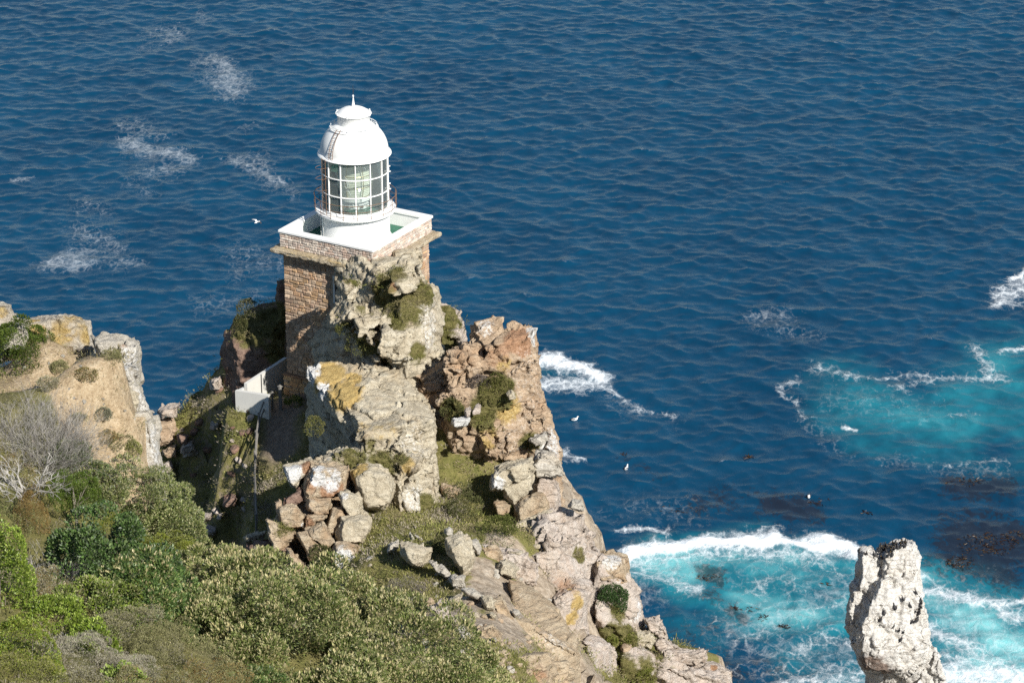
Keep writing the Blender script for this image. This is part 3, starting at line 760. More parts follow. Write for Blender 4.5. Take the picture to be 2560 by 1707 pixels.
# ---- flat topped crag in front
hl = [
    hull_pts([*B((590,40,6),(800,38,6),(860,80,5),(945,98,5),(1200,98,5),(1275,150,4.5),(1400,300,2.5),(1430,400,1),(1240,430,0),(1000,445,0),(925,420,.6),(828,322,2),(736,250,3.5),(615,142,5))], 143.6, 5.0, .85, (10,22), .93, (0,0), drop=4.6, df=.12),
    hull_pts([*B((700,180,5),(1400,300,2.5),(1435,420,1),(1425,480,1),(1440,600,1),(1330,680,0),(1200,640,0),(930,560,1),(830,420,2.5))], 144.4, 5.0, .8, (10,10), .93, drop=5.0, df=.12),
    hull_pts([*B((920,460),(1200,428),(1225,490),(1215,540),(950,545))], 143.2, 1.2, .85, (0,4), .95),
    hull_pts([*B((950,100),(948,20),(1000,0),(1060,20),(1130,95),(1060,110))], 149.2, 1.6, .75, (0,5), .9),
    hull_pts([*B((780,590),(830,568),(960,585),(955,620),(830,640))], 142.6, 1.4, .85, (0,3), .9),
    hull_pts([*B((1060,600),(1200,520),(1240,560),(1180,600))], 142.8, 1.2, .85, (0,3), .9),
    hull_pts([*B((1100,640),(1190,600),(1195,640),(1130,690))], 142.2, .9, .85, (0,3), .9),
    # right buttress down to the grass
    hull_pts([*B((1230,560),(1320,560),(1430,600),(1430,680),(1450,780),(1475,960),(1465,1042),(1420,1040),(1400,1000),(1350,1000),(1330,850),(1240,700))], 143.4, 3.0, .8, (0,6), .95, drop=2, df=.2),
    hull_pts([*B((1160,720),(1250,660),(1330,690),(1330,850),(1350,1000),(1300,1040),(1270,1045),(1195,950),(1170,800))], 142.0, 2.4, .78, (-2,8), .95, drop=2, df=.3),
    # lower tier behind the boulders
    hull_pts([*B((545,680),(760,590),(1000,560),(1240,600),(1300,700),(1150,760),(880,760),(570,850))], 142.6, 3.5, .85, (0,10), .92, drop=3.5, df=.2),
]
rock('rock_crag', hl, 0.075, ROCK_GREY, 'flat topped pale crag with yellow lichen, in front of the tower crag', 'crag', 57,
     (((2.8, 2.4, 0.7), 0.12, 0.07, 0.26), ((2.2, 1.8, 0.33), 0.06, 0.07, 0.09)), ((0.6, 0.12, 3), (2.4, 0.06, 4), (6.0, 0.04, 3)),
     bed=bedrot(0.12, 0.4, 0.10),
     patches=[('orange',*B((720,90))[0],148.5,1.6,1.0),('orange',*B((840,200))[0],146.5,1.5,.95),('orange',*B((880,110))[0],148,1.0,.8),('orange',*B((820,260))[0],146,1.2,.6),('white',*B((620,60))[0],149.6,.9,.9),('white',*B((700,200))[0],147.8,.7,.8),('white',*B((640,110))[0],149,.7,.8),
              ('orange',*B((950,420))[0],143.4,.9,.5),('orange',*B((1100,470))[0],142.9,1.2,.45),('green',*B((1000,560))[0],142.6,.7,.7),('green',*B((900,640))[0],142,1.0,.85),('green',*B((1080,640))[0],142,1.0,.85),('green',*B((780,640))[0],142,.6,.6),('green',*B((1200,670))[0],142,.8,.8),
              ('white',*B((1300,540))[0],143,1.6,.4),('green',*B((1370,940))[0],142,.8,.9),('white',*B((1300,900))[0],141.5,1.2,.5),('orange',*B((1240,690))[0],141.6,.8,.7),('green',*B((1130,720))[0],141.6,.6,.8),('white',*B((720,610))[0],142.3,.5,.9)])

rock('bedrock_outcrop', [
    hull_pts(D((330,830),(470,620),(700,480),(1200,560),(1250,800),(1000,1000),(880,1300),(640,1330),(420,1130)), 141.6, 3.0, .9, (0,20), .95, drop=3, df=.3),
    hull_pts(D((120,1130),(300,1010),(450,1100),(700,1300),(900,1450),(600,1500),(250,1350)), 141.0, 3.0, .9, (0,20), .95, drop=3, df=.3),
    ], .08, ROCK_BUFF, 'dark broken brown bedrock showing in the gaps between the heaped boulders', 'bedrock', 60, BL_BIG, NZ_BIG)
# ---- boulders of the lower tier, each a stone of its own
GRP_B = 'boulders heaped at the foot of the flat topped crag'
def stone(poly, t, depth, mat, label, seed, patches=(), fs=.6, fo=(0, 0), bs=.8, bo=(0, 0), drop=0, blocks=BL_SML, noise=NZ_SML, voxel=.055, group=None, df=.45, name='boulder', cat='boulder', bed=None, grow=1.10):
    cxm = sum(p[0] for p in poly) / len(poly); cym = sum(p[1] for p in poly) / len(poly)
    poly = [(cxm + (p[0] - cxm) * grow, cym + (p[1] - cym) * grow) + tuple(p[2:]) for p in poly]
    return rock(name, [hull_pts(poly, t, depth, fs, fo, bs, bo, drop, df)], voxel, mat, label, cat, seed, blocks, noise, bed, patches, group)
stone(D((448,265),(620,250),(700,205),(730,240),(700,330),(610,470),(580,490),(520,465),(500,380)), 141.6, 2.0, ROCK_GREY, 'overhanging pale boulder with a white front jutting left over the dark path', 61, [('white',*D((540,330))[0],140.8,.8,.9),('rust',*D((680,270))[0],141,.6,.8)], .7, (-4,6), .9, (10,-4))
stone(D((735,270),(800,240),(870,255),(1100,270),(1125,330),(1085,420),(1085,530),(1000,560),(860,590),(720,610),(650,640),(640,560),(690,400)), 141.0, 2.6, ROCK_BUFF, 'orange boulder with crusty white caps along its rounded top', 62, [('white',*D((800,270))[0],140.2,.6,.8),('white',*D((810,400))[0],140,.65,.85),('white',*D((950,320))[0],140.2,.6,.55),('white',*D((940,450))[0],140,.65,.75),('white',*D((990,380))[0],140,.5,.7),('rust',*D((950,520))[0],140,.9,.9),('rust',*D((720,480))[0],140,.6,.6)], .72, (0,8), .9, blocks=BL_MED)
stone(D((1150,330),(1240,270),(1420,255),(1430,330),(1510,340),(1560,420),(1585,500),(1540,610),(1450,700),(1270,680),(1240,560),(1180,440)), 140.8, 2.6, ROCK_GREY, 'rounded light grey boulder with an orange shelf on its top left', 63, [('orange',*D((1250,340))[0],140.5,.9,.8),('rust',*D((1210,420))[0],140.2,.6,.6)], .72, (4,10), .9)
stone(D((1030,560),(1080,540),(1180,550),(1270,600),(1240,700),(1220,790),(1120,790),(1060,700),(1030,640)), 139.4, 1.4, ROCK_GREY, 'upright grey block standing on the large cube shaped boulder', 64, [('white',*D((1080,570))[0],139,.4,.6)], .75, (2,6), .9)
stone(D((1040,800),(1100,780),(1230,770),(1330,790),(1350,870),(1300,960),(1260,1060),(1120,1050),(1020,1040),(1000,960)), 138.9, 2.0, ROCK_GREY, 'large cube shaped grey boulder beside the green slope', 65, (), .78, (4,6), .85, (-4,-4))
stone(D((870,880),(960,700),(1060,700),(1090,790),(1040,800),(1010,950),(960,1000),(880,940)), 139.6, 1.6, ROCK_BUFF, 'brown boulder wedged against the left side of the large cube shaped boulder', 66, (), .7, (0,4), .9)
stone(D((1240,700),(1310,740),(1330,800),(1350,930),(1355,1040),(1270,1070),(1240,900)), 139.8, 1.4, ROCK_GREY, 'narrow grey stone tucked behind the right side of the large cube shaped boulder', 67, (), .7, (0,4), .9)
stone(D((670,690),(700,590),(800,600),(920,640),(905,750),(820,750)), 139.6, 1.5, ROCK_BUFF, 'angular buff boulder with a grey left face below the white capped boulder', 68, [('white',*D((700,680))[0],139,.4,.35)], .75, (3,5), .9)
stone(D((360,650),(410,620),(430,650),(410,700),(430,760),(400,770),(370,710)), 140.0, .8, ROCK_ORANGE, 'small orange rock sticking up at the left rim of the boulder heap', 69, (), .7, (0,2), .9)
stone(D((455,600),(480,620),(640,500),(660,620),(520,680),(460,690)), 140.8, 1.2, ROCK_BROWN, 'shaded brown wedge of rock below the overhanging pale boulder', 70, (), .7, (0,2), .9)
stone(D((400,780),(430,700),(560,690),(640,760),(670,800),(660,900),(560,915),(440,900)), 139.4, 1.7, ROCK_BUFF, 'rounded tan boulder with a split front in the left of the heap', 71, [('white',*D((655,870))[0],138.8,.2,.9)], .75, (0,5), .9, blocks=BL_MED)
stone(D((660,800),(690,750),(890,765),(890,800),(820,830),(700,880)), 139.2, 1.3, ROCK_BUFF, 'flat tan slab bridging the middle of the boulder heap', 72, [('rust',*D((700,850))[0],138.8,.5,.7)], .75, (0,3), .9)
stone(D((270,820),(300,810),(390,900),(560,950),(570,1000),(410,1120),(340,1100),(300,980)), 139.0, 1.8, ROCK_BUFF, 'layered tan boulder with a turf ledge, leftmost large one of the heap', 73, [('green',*D((440,925))[0],138.6,.6,.8)], .8, (0,4), .9, blocks=(((1.2, 1.1, 0.3), 0.09, 0.1, 0.08),))
stone(D((600,960),(690,940),(850,1120),(830,1160),(740,1230),(700,1140),(610,1010)), 138.5, 1.5, ROCK_BUFF, 'leaning tan slab resting diagonally in the lower heap', 74, (), .8, (0,4), .9)
stone(D((690,950),(850,840),(860,920),(960,1010),(990,1060),(880,1110),(800,1040)), 138.6, 1.6, ROCK_BUFF, 'smooth buff boulder left of the foot of the cube shaped boulder', 75, (), .78, (0,6), .9)
stone(D((930,1200),(980,1060),(1100,1050),(1225,1100),(1190,1200),(1110,1350),(1060,1370),(990,1330),(940,1280)), 137.8, 1.9, ROCK_BUFF, 'boulder splashed with white lichen at the lower right corner of the heap', 76, [('white',*D((1050,1160))[0],137.2,.5,.9),('white',*D((1070,1240))[0],136.9,.8,1.0),('white',*D((1140,1260))[0],137.2,.8,.7)], .75, (2,6), .9)
stone(D((480,1160),(510,1120),(670,1270),(640,1360),(590,1360),(540,1280)), 138.0, 1.3, ROCK_BUFF, 'brown boulder split by shadow just above the flowering bush', 77, (), .8, (0,3), .9)
stone(D((690,1320),(800,1300),(790,1360),(740,1410),(700,1380)), 137.6, 1.0, ROCK_BUFF, 'small rounded brown stone in the dark gap above the flowering bush', 78, (), .75, (0,3), .9)
stone(D((870,1370),(910,1320),(960,1370),(960,1440),(900,1470)), 137.0, 1.0, ROCK_BUFF, 'small tan stone below the white splashed boulder', 79, (), .75, (0,3), .9)
stone(D((145,1110),(180,1100),(300,1170),(300,1200),(210,1225),(160,1180)), 139.5, 1.2, ROCK_GREY, 'sunlit pointed pale rock at the edge of the dark valley', 80, (), .75, (0,3), .9)
stone(D((35,1000),(80,970),(260,930),(270,960),(200,1020),(60,1050)), 141.0, 1.1, ROCK_GREY, 'long bluish slab lying in shadow at the end of the handrail', 81, (), .8, (0,2), .9)
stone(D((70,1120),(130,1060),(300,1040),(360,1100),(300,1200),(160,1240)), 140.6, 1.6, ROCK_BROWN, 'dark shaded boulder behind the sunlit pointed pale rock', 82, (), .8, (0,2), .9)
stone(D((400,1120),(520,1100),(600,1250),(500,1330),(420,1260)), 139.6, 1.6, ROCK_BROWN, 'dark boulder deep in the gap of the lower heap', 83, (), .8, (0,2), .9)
from mathutils.bvhtree import BVHTree
def bvh_of(V, F): return BVHTree.FromPolygons([tuple(v) for v in V], [tuple(int(i) for i in f) for f in F])
_sel = (T_V[T_F][:, :, 1].min(1) > 40)
HILL_BVH = bvh_of(T_V, T_F[_sel])
def hit(px, py, bvh=None):
    o = Vector((0, 0, CAMZ)); d = Vector(P(px, py, 1.0)) - o
    loc, nor, idx, dist = (bvh or HILL_BVH).ray_cast(o, d.normalized())
    return (np.array(loc), np.array(nor)) if loc is not None else (None, None)
def tg(px, py, dflt=140.0):
    p, n = hit(px, py)
    return float(proj(p)[2]) if p is not None else dflt

# ---- orange topped crag on the right
hl = [
    hull_pts(Cq((640,400),(850,290),(980,160),(1020,100),(1150,140),(1225,200),(1240,400),(1150,500),(1040,570),(880,640),(750,500)), 148.6, 4.5, .75, (-5,14), .9, (0,0), drop=1.0, df=.3),
    hull_pts(Cq((1120,140),(1200,160),(1280,200),(1278,260),(1230,310),(1240,400),(1100,300)), 149.2, 2.5, .75, (-3,6), .9, (0,0), drop=.5),
    hull_pts(Cq((860,620),(1040,560),(1240,390),(1300,460),(1300,620),(1310,740),(1250,900),(1200,1150),(1150,1250),(980,1480),(900,1440),(980,900)), 148.0, 4.5, .72, (-12,-4), .92, (0,0), drop=3.0, df=.25),
    hull_pts(Cq((20,650),(110,560),(330,540),(600,620),(620,900),(420,1000),(260,950),(180,850)), 150.0, 3.0, .85, (10,0), .9, drop=3),
    hull_pts(Cq((430,340),(560,280),(760,290),(760,500),(700,640),(600,620),(440,420)), 149.6, 3.0, .8, (0,4), .9, drop=2),
    hull_pts(Cq((540,650),(880,640),(1000,900),(900,1120),(720,1230),(560,1200),(380,1100),(340,980),(480,800)), 147.8, 4.0, .75, (0,14), .92, drop=2.0, df=.3),
    hull_pts(Cq((690,1220),(880,1120),(960,1200),(940,1380),(880,1440),(770,1430)), 146.6, 1.6, .8, (0,4), .9),
    hull_pts(Cq((380,1100),(700,1180),(800,1400),(870,1470),(720,1520),(420,1480),(330,1300)), 149.6, 2.0, .9, (0,0), .95, drop=2),
    # thin beds stacked on the left
    hull_pts(Cq((330,490),(430,420),(590,430),(625,530),(520,570),(330,545)), 147.6, 2.2, .8, (0,5), .9),
    hull_pts(Cq((325,610),(470,555),(640,585),(640,660),(480,690),(330,680)), 147.5, 2.2, .85, (0,3), .9),
    hull_pts(Cq((345,720),(480,690),(590,700),(560,750),(460,790),(370,780)), 147.3, 1.8, .85, (0,3), .9),
    hull_pts(Cq((280,800),(400,795),(500,800),(480,850),(370,870),(270,860)), 147.0, 1.6, .85, (0,3), .9),
    hull_pts(Cq((260,860),(360,860),(350,900),(280,925)), 146.9, 1.4, .85, (0,3), .9),
    hull_pts(Cq((480,890),(510,820),(590,840),(580,910)), 146.8, 1.1, .8, (0,3), .9),
    hull_pts(Cq((520,340),(560,280),(690,290),(690,350),(580,380)), 148.4, 1.6, .8, (0,3), .9),
    hull_pts(Cq((430,390),(480,330),(520,370),(500,420)), 148.4, 1.2, .8, (0,3), .9),
    hull_pts(Cq((650,620),(680,570),(740,600),(730,660)), 147.4, 1.0, .8, (0,3), .9),
    hull_pts(Cq((690,1080),(820,1060),(880,1120),(800,1200),(700,1180)), 146.4, 1.4, .8, (0,3), .9),
    hull_pts(Cq((580,1090),(640,1100),(630,1190),(570,1200)), 146.6, 1.0, .8, (0,3), .9),
    hull_pts(Cq((720,1220),(800,1240),(850,1320),(820,1430),(770,1420),(780,1310)), 145.9, .9, .8, (0,3), .9),
    hull_pts(Cq((860,1320),(940,1280),(930,1350),(880,1370)), 145.9, .8, .8, (0,3), .9),
    # lower right column
    hull_pts(Cq((1240,910),(1355,905),(1370,1030),(1400,1180),(1490,1330),(1520,1500),(1250,1500),(1180,1250)), 148.2, 3.5, .75, (-8,0), .92, drop=4.0),
]
rock('rock_crag', hl, 0.08, ROCK_ORANGE, 'crag with an orange weathered top and thin rusty beds stacked on its left', 'crag', 88,
     (((2.4, 2.0, 0.7), 0.10, 0.08, 0.22), ((1.6, 1.3, 0.30), 0.075, 0.09, 0.10)), ((0.6, 0.12, 3), (2.4, 0.06, 4)),
     bed=bedrot(0.2, 0.2, -0.1),
     patches=[('rust',*Cq((1080,250))[0],147.4,1.3,.85),('rust',*Cq((1130,330))[0],147.2,.9,.9),('rust',*Cq((880,430))[0],147,1.2,.55),('orange',*Cq((950,550))[0],146.6,.9,.7),('white',*Cq((1180,500))[0],147.2,1.6,.32),('white',*Cq((1230,230))[0],148.6,.9,.7),('white',*Cq((1050,640))[0],146.6,1.2,.32),('white',*Cq((1200,800))[0],147.2,1.8,.32),
              ('orange',*Cq((980,960))[0],146.4,1.2,.95),('orange',*Cq((970,1060))[0],146,1.0,1.0),('orange',*Cq((760,1130))[0],146,.9,.75),('orange',*Cq((800,1250))[0],145.8,.8,.7),('white',*Cq((1080,1150))[0],146.4,1.6,.32),('white',*Cq((1000,1300))[0],146.4,1.4,.32),
              ('green',*Cq((860,780))[0],146.5,1.5,1.0),('green',*Cq((930,850))[0],146.4,1.1,1.0),('green',*Cq((740,1000))[0],146,1.4,.95),('green',*Cq((430,960))[0],146.8,1.1,1),('white',*Cq((1380,1300))[0],147.4,1.4,.6),('green',*Cq((1200,1280))[0],146.6,1.0,.9)])
stone(Cq((615,190),(700,100),(850,70),(910,110),(935,180),(920,240),(780,300),(690,270)), 149.0, 1.8, ROCK_ORANGE, 'pinkish cap boulder lying on the top left of the orange crag', 101, [('white',*Cq((760,150))[0],148.4,.8,.5)], .75, (0,6), .9, blocks=BL_MED)
stone(Cq((440,1040),(590,1035),(600,1060),(560,1110),(500,1130),(430,1095)), 145.6, 1.0, ROCK_WHITE, 'bright white stone lying on the shaded left side of the orange crag', 102, [('white',*Cq((520,1080))[0],145.3,.9,1)], .8, (0,4), .9)
stone(Cq((550,960),(610,930),(600,1030),(560,1030)), 145.6, .6, ROCK_PINK, 'upright pink and white stone just above the bright white stone', 103, (), .8, (0,3), .9)
stone(Cq((630,970),(690,890),(710,930),(700,980),(650,990)), 145.7, .6, ROCK_PINK, 'pink split stone in the turf of the orange crag', 104, (), .8, (0,3), .9)
stone(Cq((380,1220),(400,1185),(445,1195),(420,1240)), 145.8, .6, ROCK_BUFF, 'small sunlit tan stone alone in the dark gap between two crags', 105, (), .8, (0,3), .9)
stone(Cq((475,1310),(510,1255),(520,1280),(495,1335)), 146.0, .5, ROCK_BUFF, 'small leaning tan stone low in the dark gap', 106, (), .8, (0,3), .9)
stone(Cq((955,800),(1020,770),(1050,850),(990,860)), 145.9, .9, ROCK_GREY, 'pale rock knob under the grassy shelf of the orange crag', 107, (), .8, (0,3), .9)
stone(B((1470,840),(1530,810),(1600,850),(1565,905),(1500,880)), tg(1120,1225) - .6, 1.1, ROCK_BUFF, 'flat tan boulder with a white speck in the grassy gully', 108, [('white',*B((1565,880))[0],144,.25,1)], .8, (0,4), .9)
# pale blocks below the orange crag
stone(B((1795,765),(1850,700),(2000,650),(2065,640),(2090,715),(1900,800),(1870,835),(1800,845)), 143.2, 2.2, ROCK_GREY, 'long pale slab propped over the gully below the orange crag', 111, [('white',*B((1840,790))[0],142.6,.7,.7)], .8, (0,4), .9, blocks=BL_MED)
stone(B((1870,830),(1950,790),(2070,715),(2060,800),(2010,870),(1940,945),(1895,890)), 143.4, 2.2, ROCK_GREY, 'wedge shaped pale block under the long propped slab', 112, (), .8, (0,5), .9)
stone(B((2065,690),(2130,600),(2200,620),(2262,700),(2250,740),(2190,770),(2080,725)), 144.2, 2.2, ROCK_WHITE, 'bright tilted slab on the cliff edge right of the long propped slab', 113, (), .8, (0,5), .9, blocks=BL_MED)
stone(B((1955,950),(2060,880),(2150,880),(2170,960),(2060,1045),(1970,1040)), 142.6, 2.2, ROCK_BUFF, 'rounded buff block with a grey top below the wedge shaped block', 114, (), .8, (0,4), .9)
stone(B((1815,930),(1860,915),(1920,950),(1910,1000),(1850,1005)), 142.8, 1.2, ROCK_BUFF, 'small brown boulder in the shadow below the wedge shaped block', 115, (), .8, (0,3), .9)
stone(B((2080,830),(2110,760),(2160,760),(2240,830),(2225,950),(2120,900)), 144.6, 2.5, ROCK_PINK, 'pink cliff block under the bright tilted slab', 116, (), .8, (0,3), .9, drop=3)
stone(B((1950,1060),(2070,1040),(2160,970),(2190,1000),(2080,1110),(1960,1140)), 142.2, 2.0, ROCK_GREY, 'smooth grey ledge dropping from the rounded buff block to the turf', 117, (), .85, (0,3), .9, drop=2)
stone(B((2040,520),(2100,490),(2160,470),(2170,520),(2100,560)), 146.2, 1.2, ROCK_WHITE, 'white boulder on the turf ledge at the right of the orange crag', 118, (), .8, (0,4), .9)

# ---- white cliff falling to the sea on the right
hl = [
    hull_pts(G((60,430,0),(130,310,0),(280,220,1),(480,240,2),(510,300,2.5),(510,400,2.5),(420,440,1.5),(330,560,.5),(180,560,0)), 140.2, 4, .8, (-4,8), .95, drop=4),
    hull_pts(G((30,560,0),(200,520,0),(410,440,1.5),(520,400,2.6),(580,440,3),(575,560,3),(580,800,3),(560,900,2.6),(440,900,1),(250,880,0),(200,760,0)), 139.6, 5, .8, (-10,0), .95, drop=5),
    hull_pts(G((240,880,0),(440,780,.8),(580,800,2.8),(570,1100,2.6),(540,1230,2),(500,1230,1.5),(400,1130,.6),(290,1000,0)), 137.8, 5, .8, (-8,0), .95, drop=6),
    hull_pts(G((500,1240,0),(560,1200,1),(660,1250,1.5),(740,1330,2),(740,1450,2),(650,1500,1),(560,1380,0)), 136.5, 4, .8, (-4,4), .95, drop=6),
    hull_pts(G((200,560),(260,420),(300,450),(290,530),(230,535)), 138.6, 1.4, .8, (0,3), .9),
]
rock('coastal_cliff', hl, 0.09, ROCK_PINK, 'fluted white and pink cliff face dropping to the sea right of the grassy slope', 'cliff', 121,
     (((1.6, 1.4, 2.6), 0.16, 0.10, 0.24), ((0.6, 0.55, 0.9), 0.06, 0.14, 0.06)), ((0.5, 0.18, 3), (2.2, 0.08, 4)), bed=bedrot(0.1, 0.5, 0.25),
     patches=[('white',*G((300,600))[0],139,2.2,.3),('white',*G((500,600))[0],140,2.0,.35),('orange',*G((410,930))[0],137,.8,.9),('orange',*G((390,1050))[0],136.8,.7,.85),('green',*G((470,570))[0],140,.7,.8),('green',*G((170,880))[0],138,1.1,1),('green',*G((160,610))[0],138.6,.6,.9),('orange',*G((100,600))[0],138.6,.7,.7),('rust',*G((350,820))[0],137.4,1.3,.5),('white',*G((480,1130))[0],138,1.3,.3)])
stone(G((370,200),(400,155),(470,150),(500,195),(480,240),(420,230)), 141.2, 1.0, ROCK_WHITE, 'round white boulder perched on the cliff edge against the sea', 122, (), .75, (0,3), .9)
stone(G((575,600),(640,570),(700,560),(830,625),(837,740),(795,790),(700,770),(630,740)), 142.0, 2.4, ROCK_BUFF, 'big box shaped brown boulder with a pale flat top on the cliff edge', 123, [('white',*G((700,590))[0],141.4,1.0,.7)], .85, (-4,8), .92, (0,-8), blocks=BL_MED)
hl = [
    hull_pts(G((570,520),(640,600),(840,740),(870,850),(900,920),(970,1050),(950,1140),(880,1160),(760,1080),(640,900),(570,700)), 142.6, 4, .8, (-6,4), .95, drop=6),
    hull_pts(G((560,900),(700,980),(900,1150),(1000,1290),(880,1330),(740,1300),(620,1200),(560,1060)), 141.4, 4, .85, (-4,6), .95, drop=6),
    hull_pts(G((740,1310),(900,1320),(1060,1400),(1320,1440),(1640,1530),(1640,1700),(1200,1720),(760,1500)), 140.6, 5, .85, (-4,6), .95, drop=8),
]
rock('rock_shoulder', hl, 0.09, ROCK_PINK, 'low pinkish rock shoulder stepping down towards the sea below the box shaped boulder', 'cliff', 124,
     (((1.6, 1.4, 0.8), 0.14, 0.10, 0.2), ((0.6, 0.55, 0.35), 0.07, 0.14, 0.06)), NZ_BIG, bed=bedrot(0.3, -0.4, 0.3),
     patches=[('green',*G((700,1060))[0],141,1.2,.9),('green',*G((700,1220))[0],140,1.2,1),('green',*G((830,1220))[0],140.2,1.0,1),('green',*G((560,1400))[0],138,1.5,.9),('green',*G((800,1480))[0],139,1.4,.9),('green',*G((950,1470))[0],139.3,1.3,.9),('green',*G((1050,1350))[0],140,.9,.8),('white',*G((880,1000))[0],141.8,1.0,.6),('green',*G((1160,1520))[0],139.6,.9,.8)])
stone(G((890,1260),(900,1180),(980,1160),(1040,1215),(990,1300),(930,1290)), 140.8, 1.3, ROCK_GREY, 'dark cracked grey block on the pink rock shoulder', 125, (), .8, (0,3), .9, blocks=BL_MED)
stone(G((975,1090),(1000,1060),(1050,1050),(1100,1100),(1148,1190),(1130,1230),(1040,1200),(1000,1140)), 141.6, 1.6, ROCK_PINK, 'pale pointed rock on the skyline of the pink shoulder', 126, (), .8, (0,3), .9, blocks=BL_MED)
stone(G((1040,1240),(1120,1220),(1170,1260),(1240,1300),(1180,1340),(1080,1330)), 141.4, 1.4, ROCK_PINK, 'pink rock next below the pale pointed rock', 127, (), .8, (0,3), .9, blocks=BL_MED)
stone(G((1080,1350),(1130,1300),(1260,1300),(1400,1310),(1445,1360),(1420,1400),(1300,1420),(1100,1400)), 141.2, 2.0, ROCK_PINK, 'long pink rock low on the shoulder above the lowest rocks', 128, (), .8, (0,4), .9, blocks=BL_MED)
stone(G((1330,1470),(1420,1400),(1500,1400),(1637,1480),(1600,1520),(1520,1540),(1380,1520)), 141.4, 2.0, ROCK_PINK, 'tapering pink rock that points at the sea, lowest on the shoulder', 129, [('rust',*G((1500,1440))[0],140.6,.3,.8)], .8, (0,4), .9, blocks=BL_MED)
stone(G((785,1290),(820,1265),(865,1290),(850,1330),(800,1330)), 139.4, .8, ROCK_ORANGE, 'small squarish yellow stone on the grey ledge of the shoulder', 130, (), .8, (0,2), .9)

# ---- bedded slabs at the foot of the slope
hl = [
    hull_pts(Fq((1680,720,2),(1740,740,2),(1870,800,2),(2000,900,1),(2100,1040,0),(2200,1270,-2),(2140,1310,-2.5),(1900,1180,-1),(1760,1020,0),(1700,940,1)), 131.0, 3.5, .92, (-3,6), .95, drop=2, df=.2),
    hull_pts(Fq((1700,1000),(1800,1010),(2000,1160),(2200,1270),(2150,1320),(1990,1270),(1800,1150)), 127.5, 2.5, .92, (0,4), .95, drop=2, df=.25),
    hull_pts(Fq((1620,1320),(1700,1280),(1990,1265),(2002,1330),(1985,1390),(1700,1370)), 120.0, 3.0, .9, (0,4), .95, drop=.6, df=.3),
    hull_pts(Fq((1640,1370),(1980,1385),(1980,1450),(1960,1491),(1840,1491),(1680,1420)), 119.4, 3.0, .9, (0,4), .95, drop=3, df=.3),
    hull_pts(Fq((2010,1330),(2130,1320),(2140,1360),(2000,1350)), 121.6, 2.0, .9, (0,2), .95, drop=.4),
    hull_pts(Fq((1990,1390),(2130,1380),(2080,1500),(1980,1520)), 122.0, 3.0, .9, (0,2), .95, drop=2),
]
rock('rock_ledge', hl, 0.075, ROCK_BUFF, 'smooth tan bedded slabs sloping down beside the white cliff face', 'rock ledge', 131,
     (((4.5, 3.6, 0.6), 0.04, 0.04, 0.08), ((2.2, 1.6, 0.2), 0.015, 0.06, 0.03)), ((0.5, 0.06, 3), (2.4, 0.02, 4), (7, .015, 3)), bed=bedrot(-0.5, 0.75, 0.0), fac=(.25,.2,.2),
     patches=[('orange',*Fq((1650,1330))[0],119,.6,.7),('white',*Fq((1850,780))[0],130.5,1.2,.5),('white',*Fq((2050,1100))[0],127,1.5,.45),('white',*Fq((1900,1100))[0],126,1.3,.35),('rust',*Fq((1900,1460))[0],118,1.2,.55)])

# ---- boulders and stones in the turf of the slope
def slope_stone(poly, depth, mat, label, seed, dt=-.25, **kw):
    cx = sum(p[0] for p in poly) / len(poly); by = max(p[1] for p in poly)
    return stone(poly, tg(cx, by - 2) + dt, depth, mat, label, seed, **kw)
slope_stone(Fq((885,490),(920,450),(1020,470),(1110,505),(1085,600),(1030,650),(960,620),(900,560)), 1.8, ROCK_GREY, 'broad boulder with a tan face and pale rim in the grassy slope', 141, fo=(0,6), patches=[('orange',*Fq((1000,560))[0],131,.6,.35)])
slope_stone(Fq((1215,460),(1260,420),(1315,385),(1390,450),(1435,560),(1400,660),(1345,695),(1310,600),(1230,520)), 2.0, ROCK_GREY, 'tall grey pointed boulder right of the tan faced one in the grass', 142, fo=(0,6))
slope_stone(Fq((1380,435),(1440,440),(1475,495),(1465,550),(1430,500)), 1.2, ROCK_WHITE, 'narrow white rock behind the tall grey pointed boulder', 143)
slope_stone(Fq((780,530),(800,480),(855,440),(880,470),(850,520),(800,548)), .9, ROCK_WHITE, 'slim pale stone standing left of the tan faced boulder', 144)
slope_stone(Fq((1215,360),(1250,340),(1272,380),(1265,430),(1220,415)), .9, ROCK_WHITE, 'small white block above the round dark shrub', 145)
slope_stone(Fq((950,385),(965,385),(990,440),(970,445)), .5, ROCK_WHITE, 'thin pale splinter lying high in the grass', 146)
slope_stone(Fq((985,400),(1035,425),(1040,440),(1000,420)), .5, ROCK_WHITE, 'flat pale splinter beside the thin one high in the grass', 147)
slope_stone(Fq((1090,600),(1130,590),(1200,640),(1262,690),(1240,735),(1180,690)), 1.1, ROCK_WHITE, 'uppermost white rock of the broken rib running down the grass', 148, blocks=BL_MED)
slope_stone(Fq((1240,750),(1290,700),(1370,715),(1372,790),(1310,805),(1260,780)), 1.3, ROCK_WHITE, 'blocky white rock in the middle of the broken rib', 149, blocks=BL_MED)
slope_stone(Fq((1330,800),(1400,800),(1500,850),(1480,880),(1390,845)), .9, ROCK_WHITE, 'long low white rock of the rib below the blocky one', 150)
slope_stone(Fq((1485,880),(1530,840),(1588,900),(1575,950),(1500,940)), 1.1, ROCK_GREY, 'grey topped block ending the broken rib', 151, fo=(0,4))
slope_stone(Fq((1085,940),(1180,895),(1235,960),(1300,1050),(1290,1090),(1230,1070),(1140,1010)), 1.4, ROCK_PINK, 'pinkish fluted rock half hidden by the flowering bush', 152, blocks=BL_MED)
slope_stone(Fq((1290,1095),(1350,1080),(1420,1170),(1420,1212),(1360,1190)), 1.1, ROCK_WHITE, 'white rock with an orange edge at the flowering bush', 153, patches=[('orange',*Fq((1400,1180))[0],117,.4,.9)])
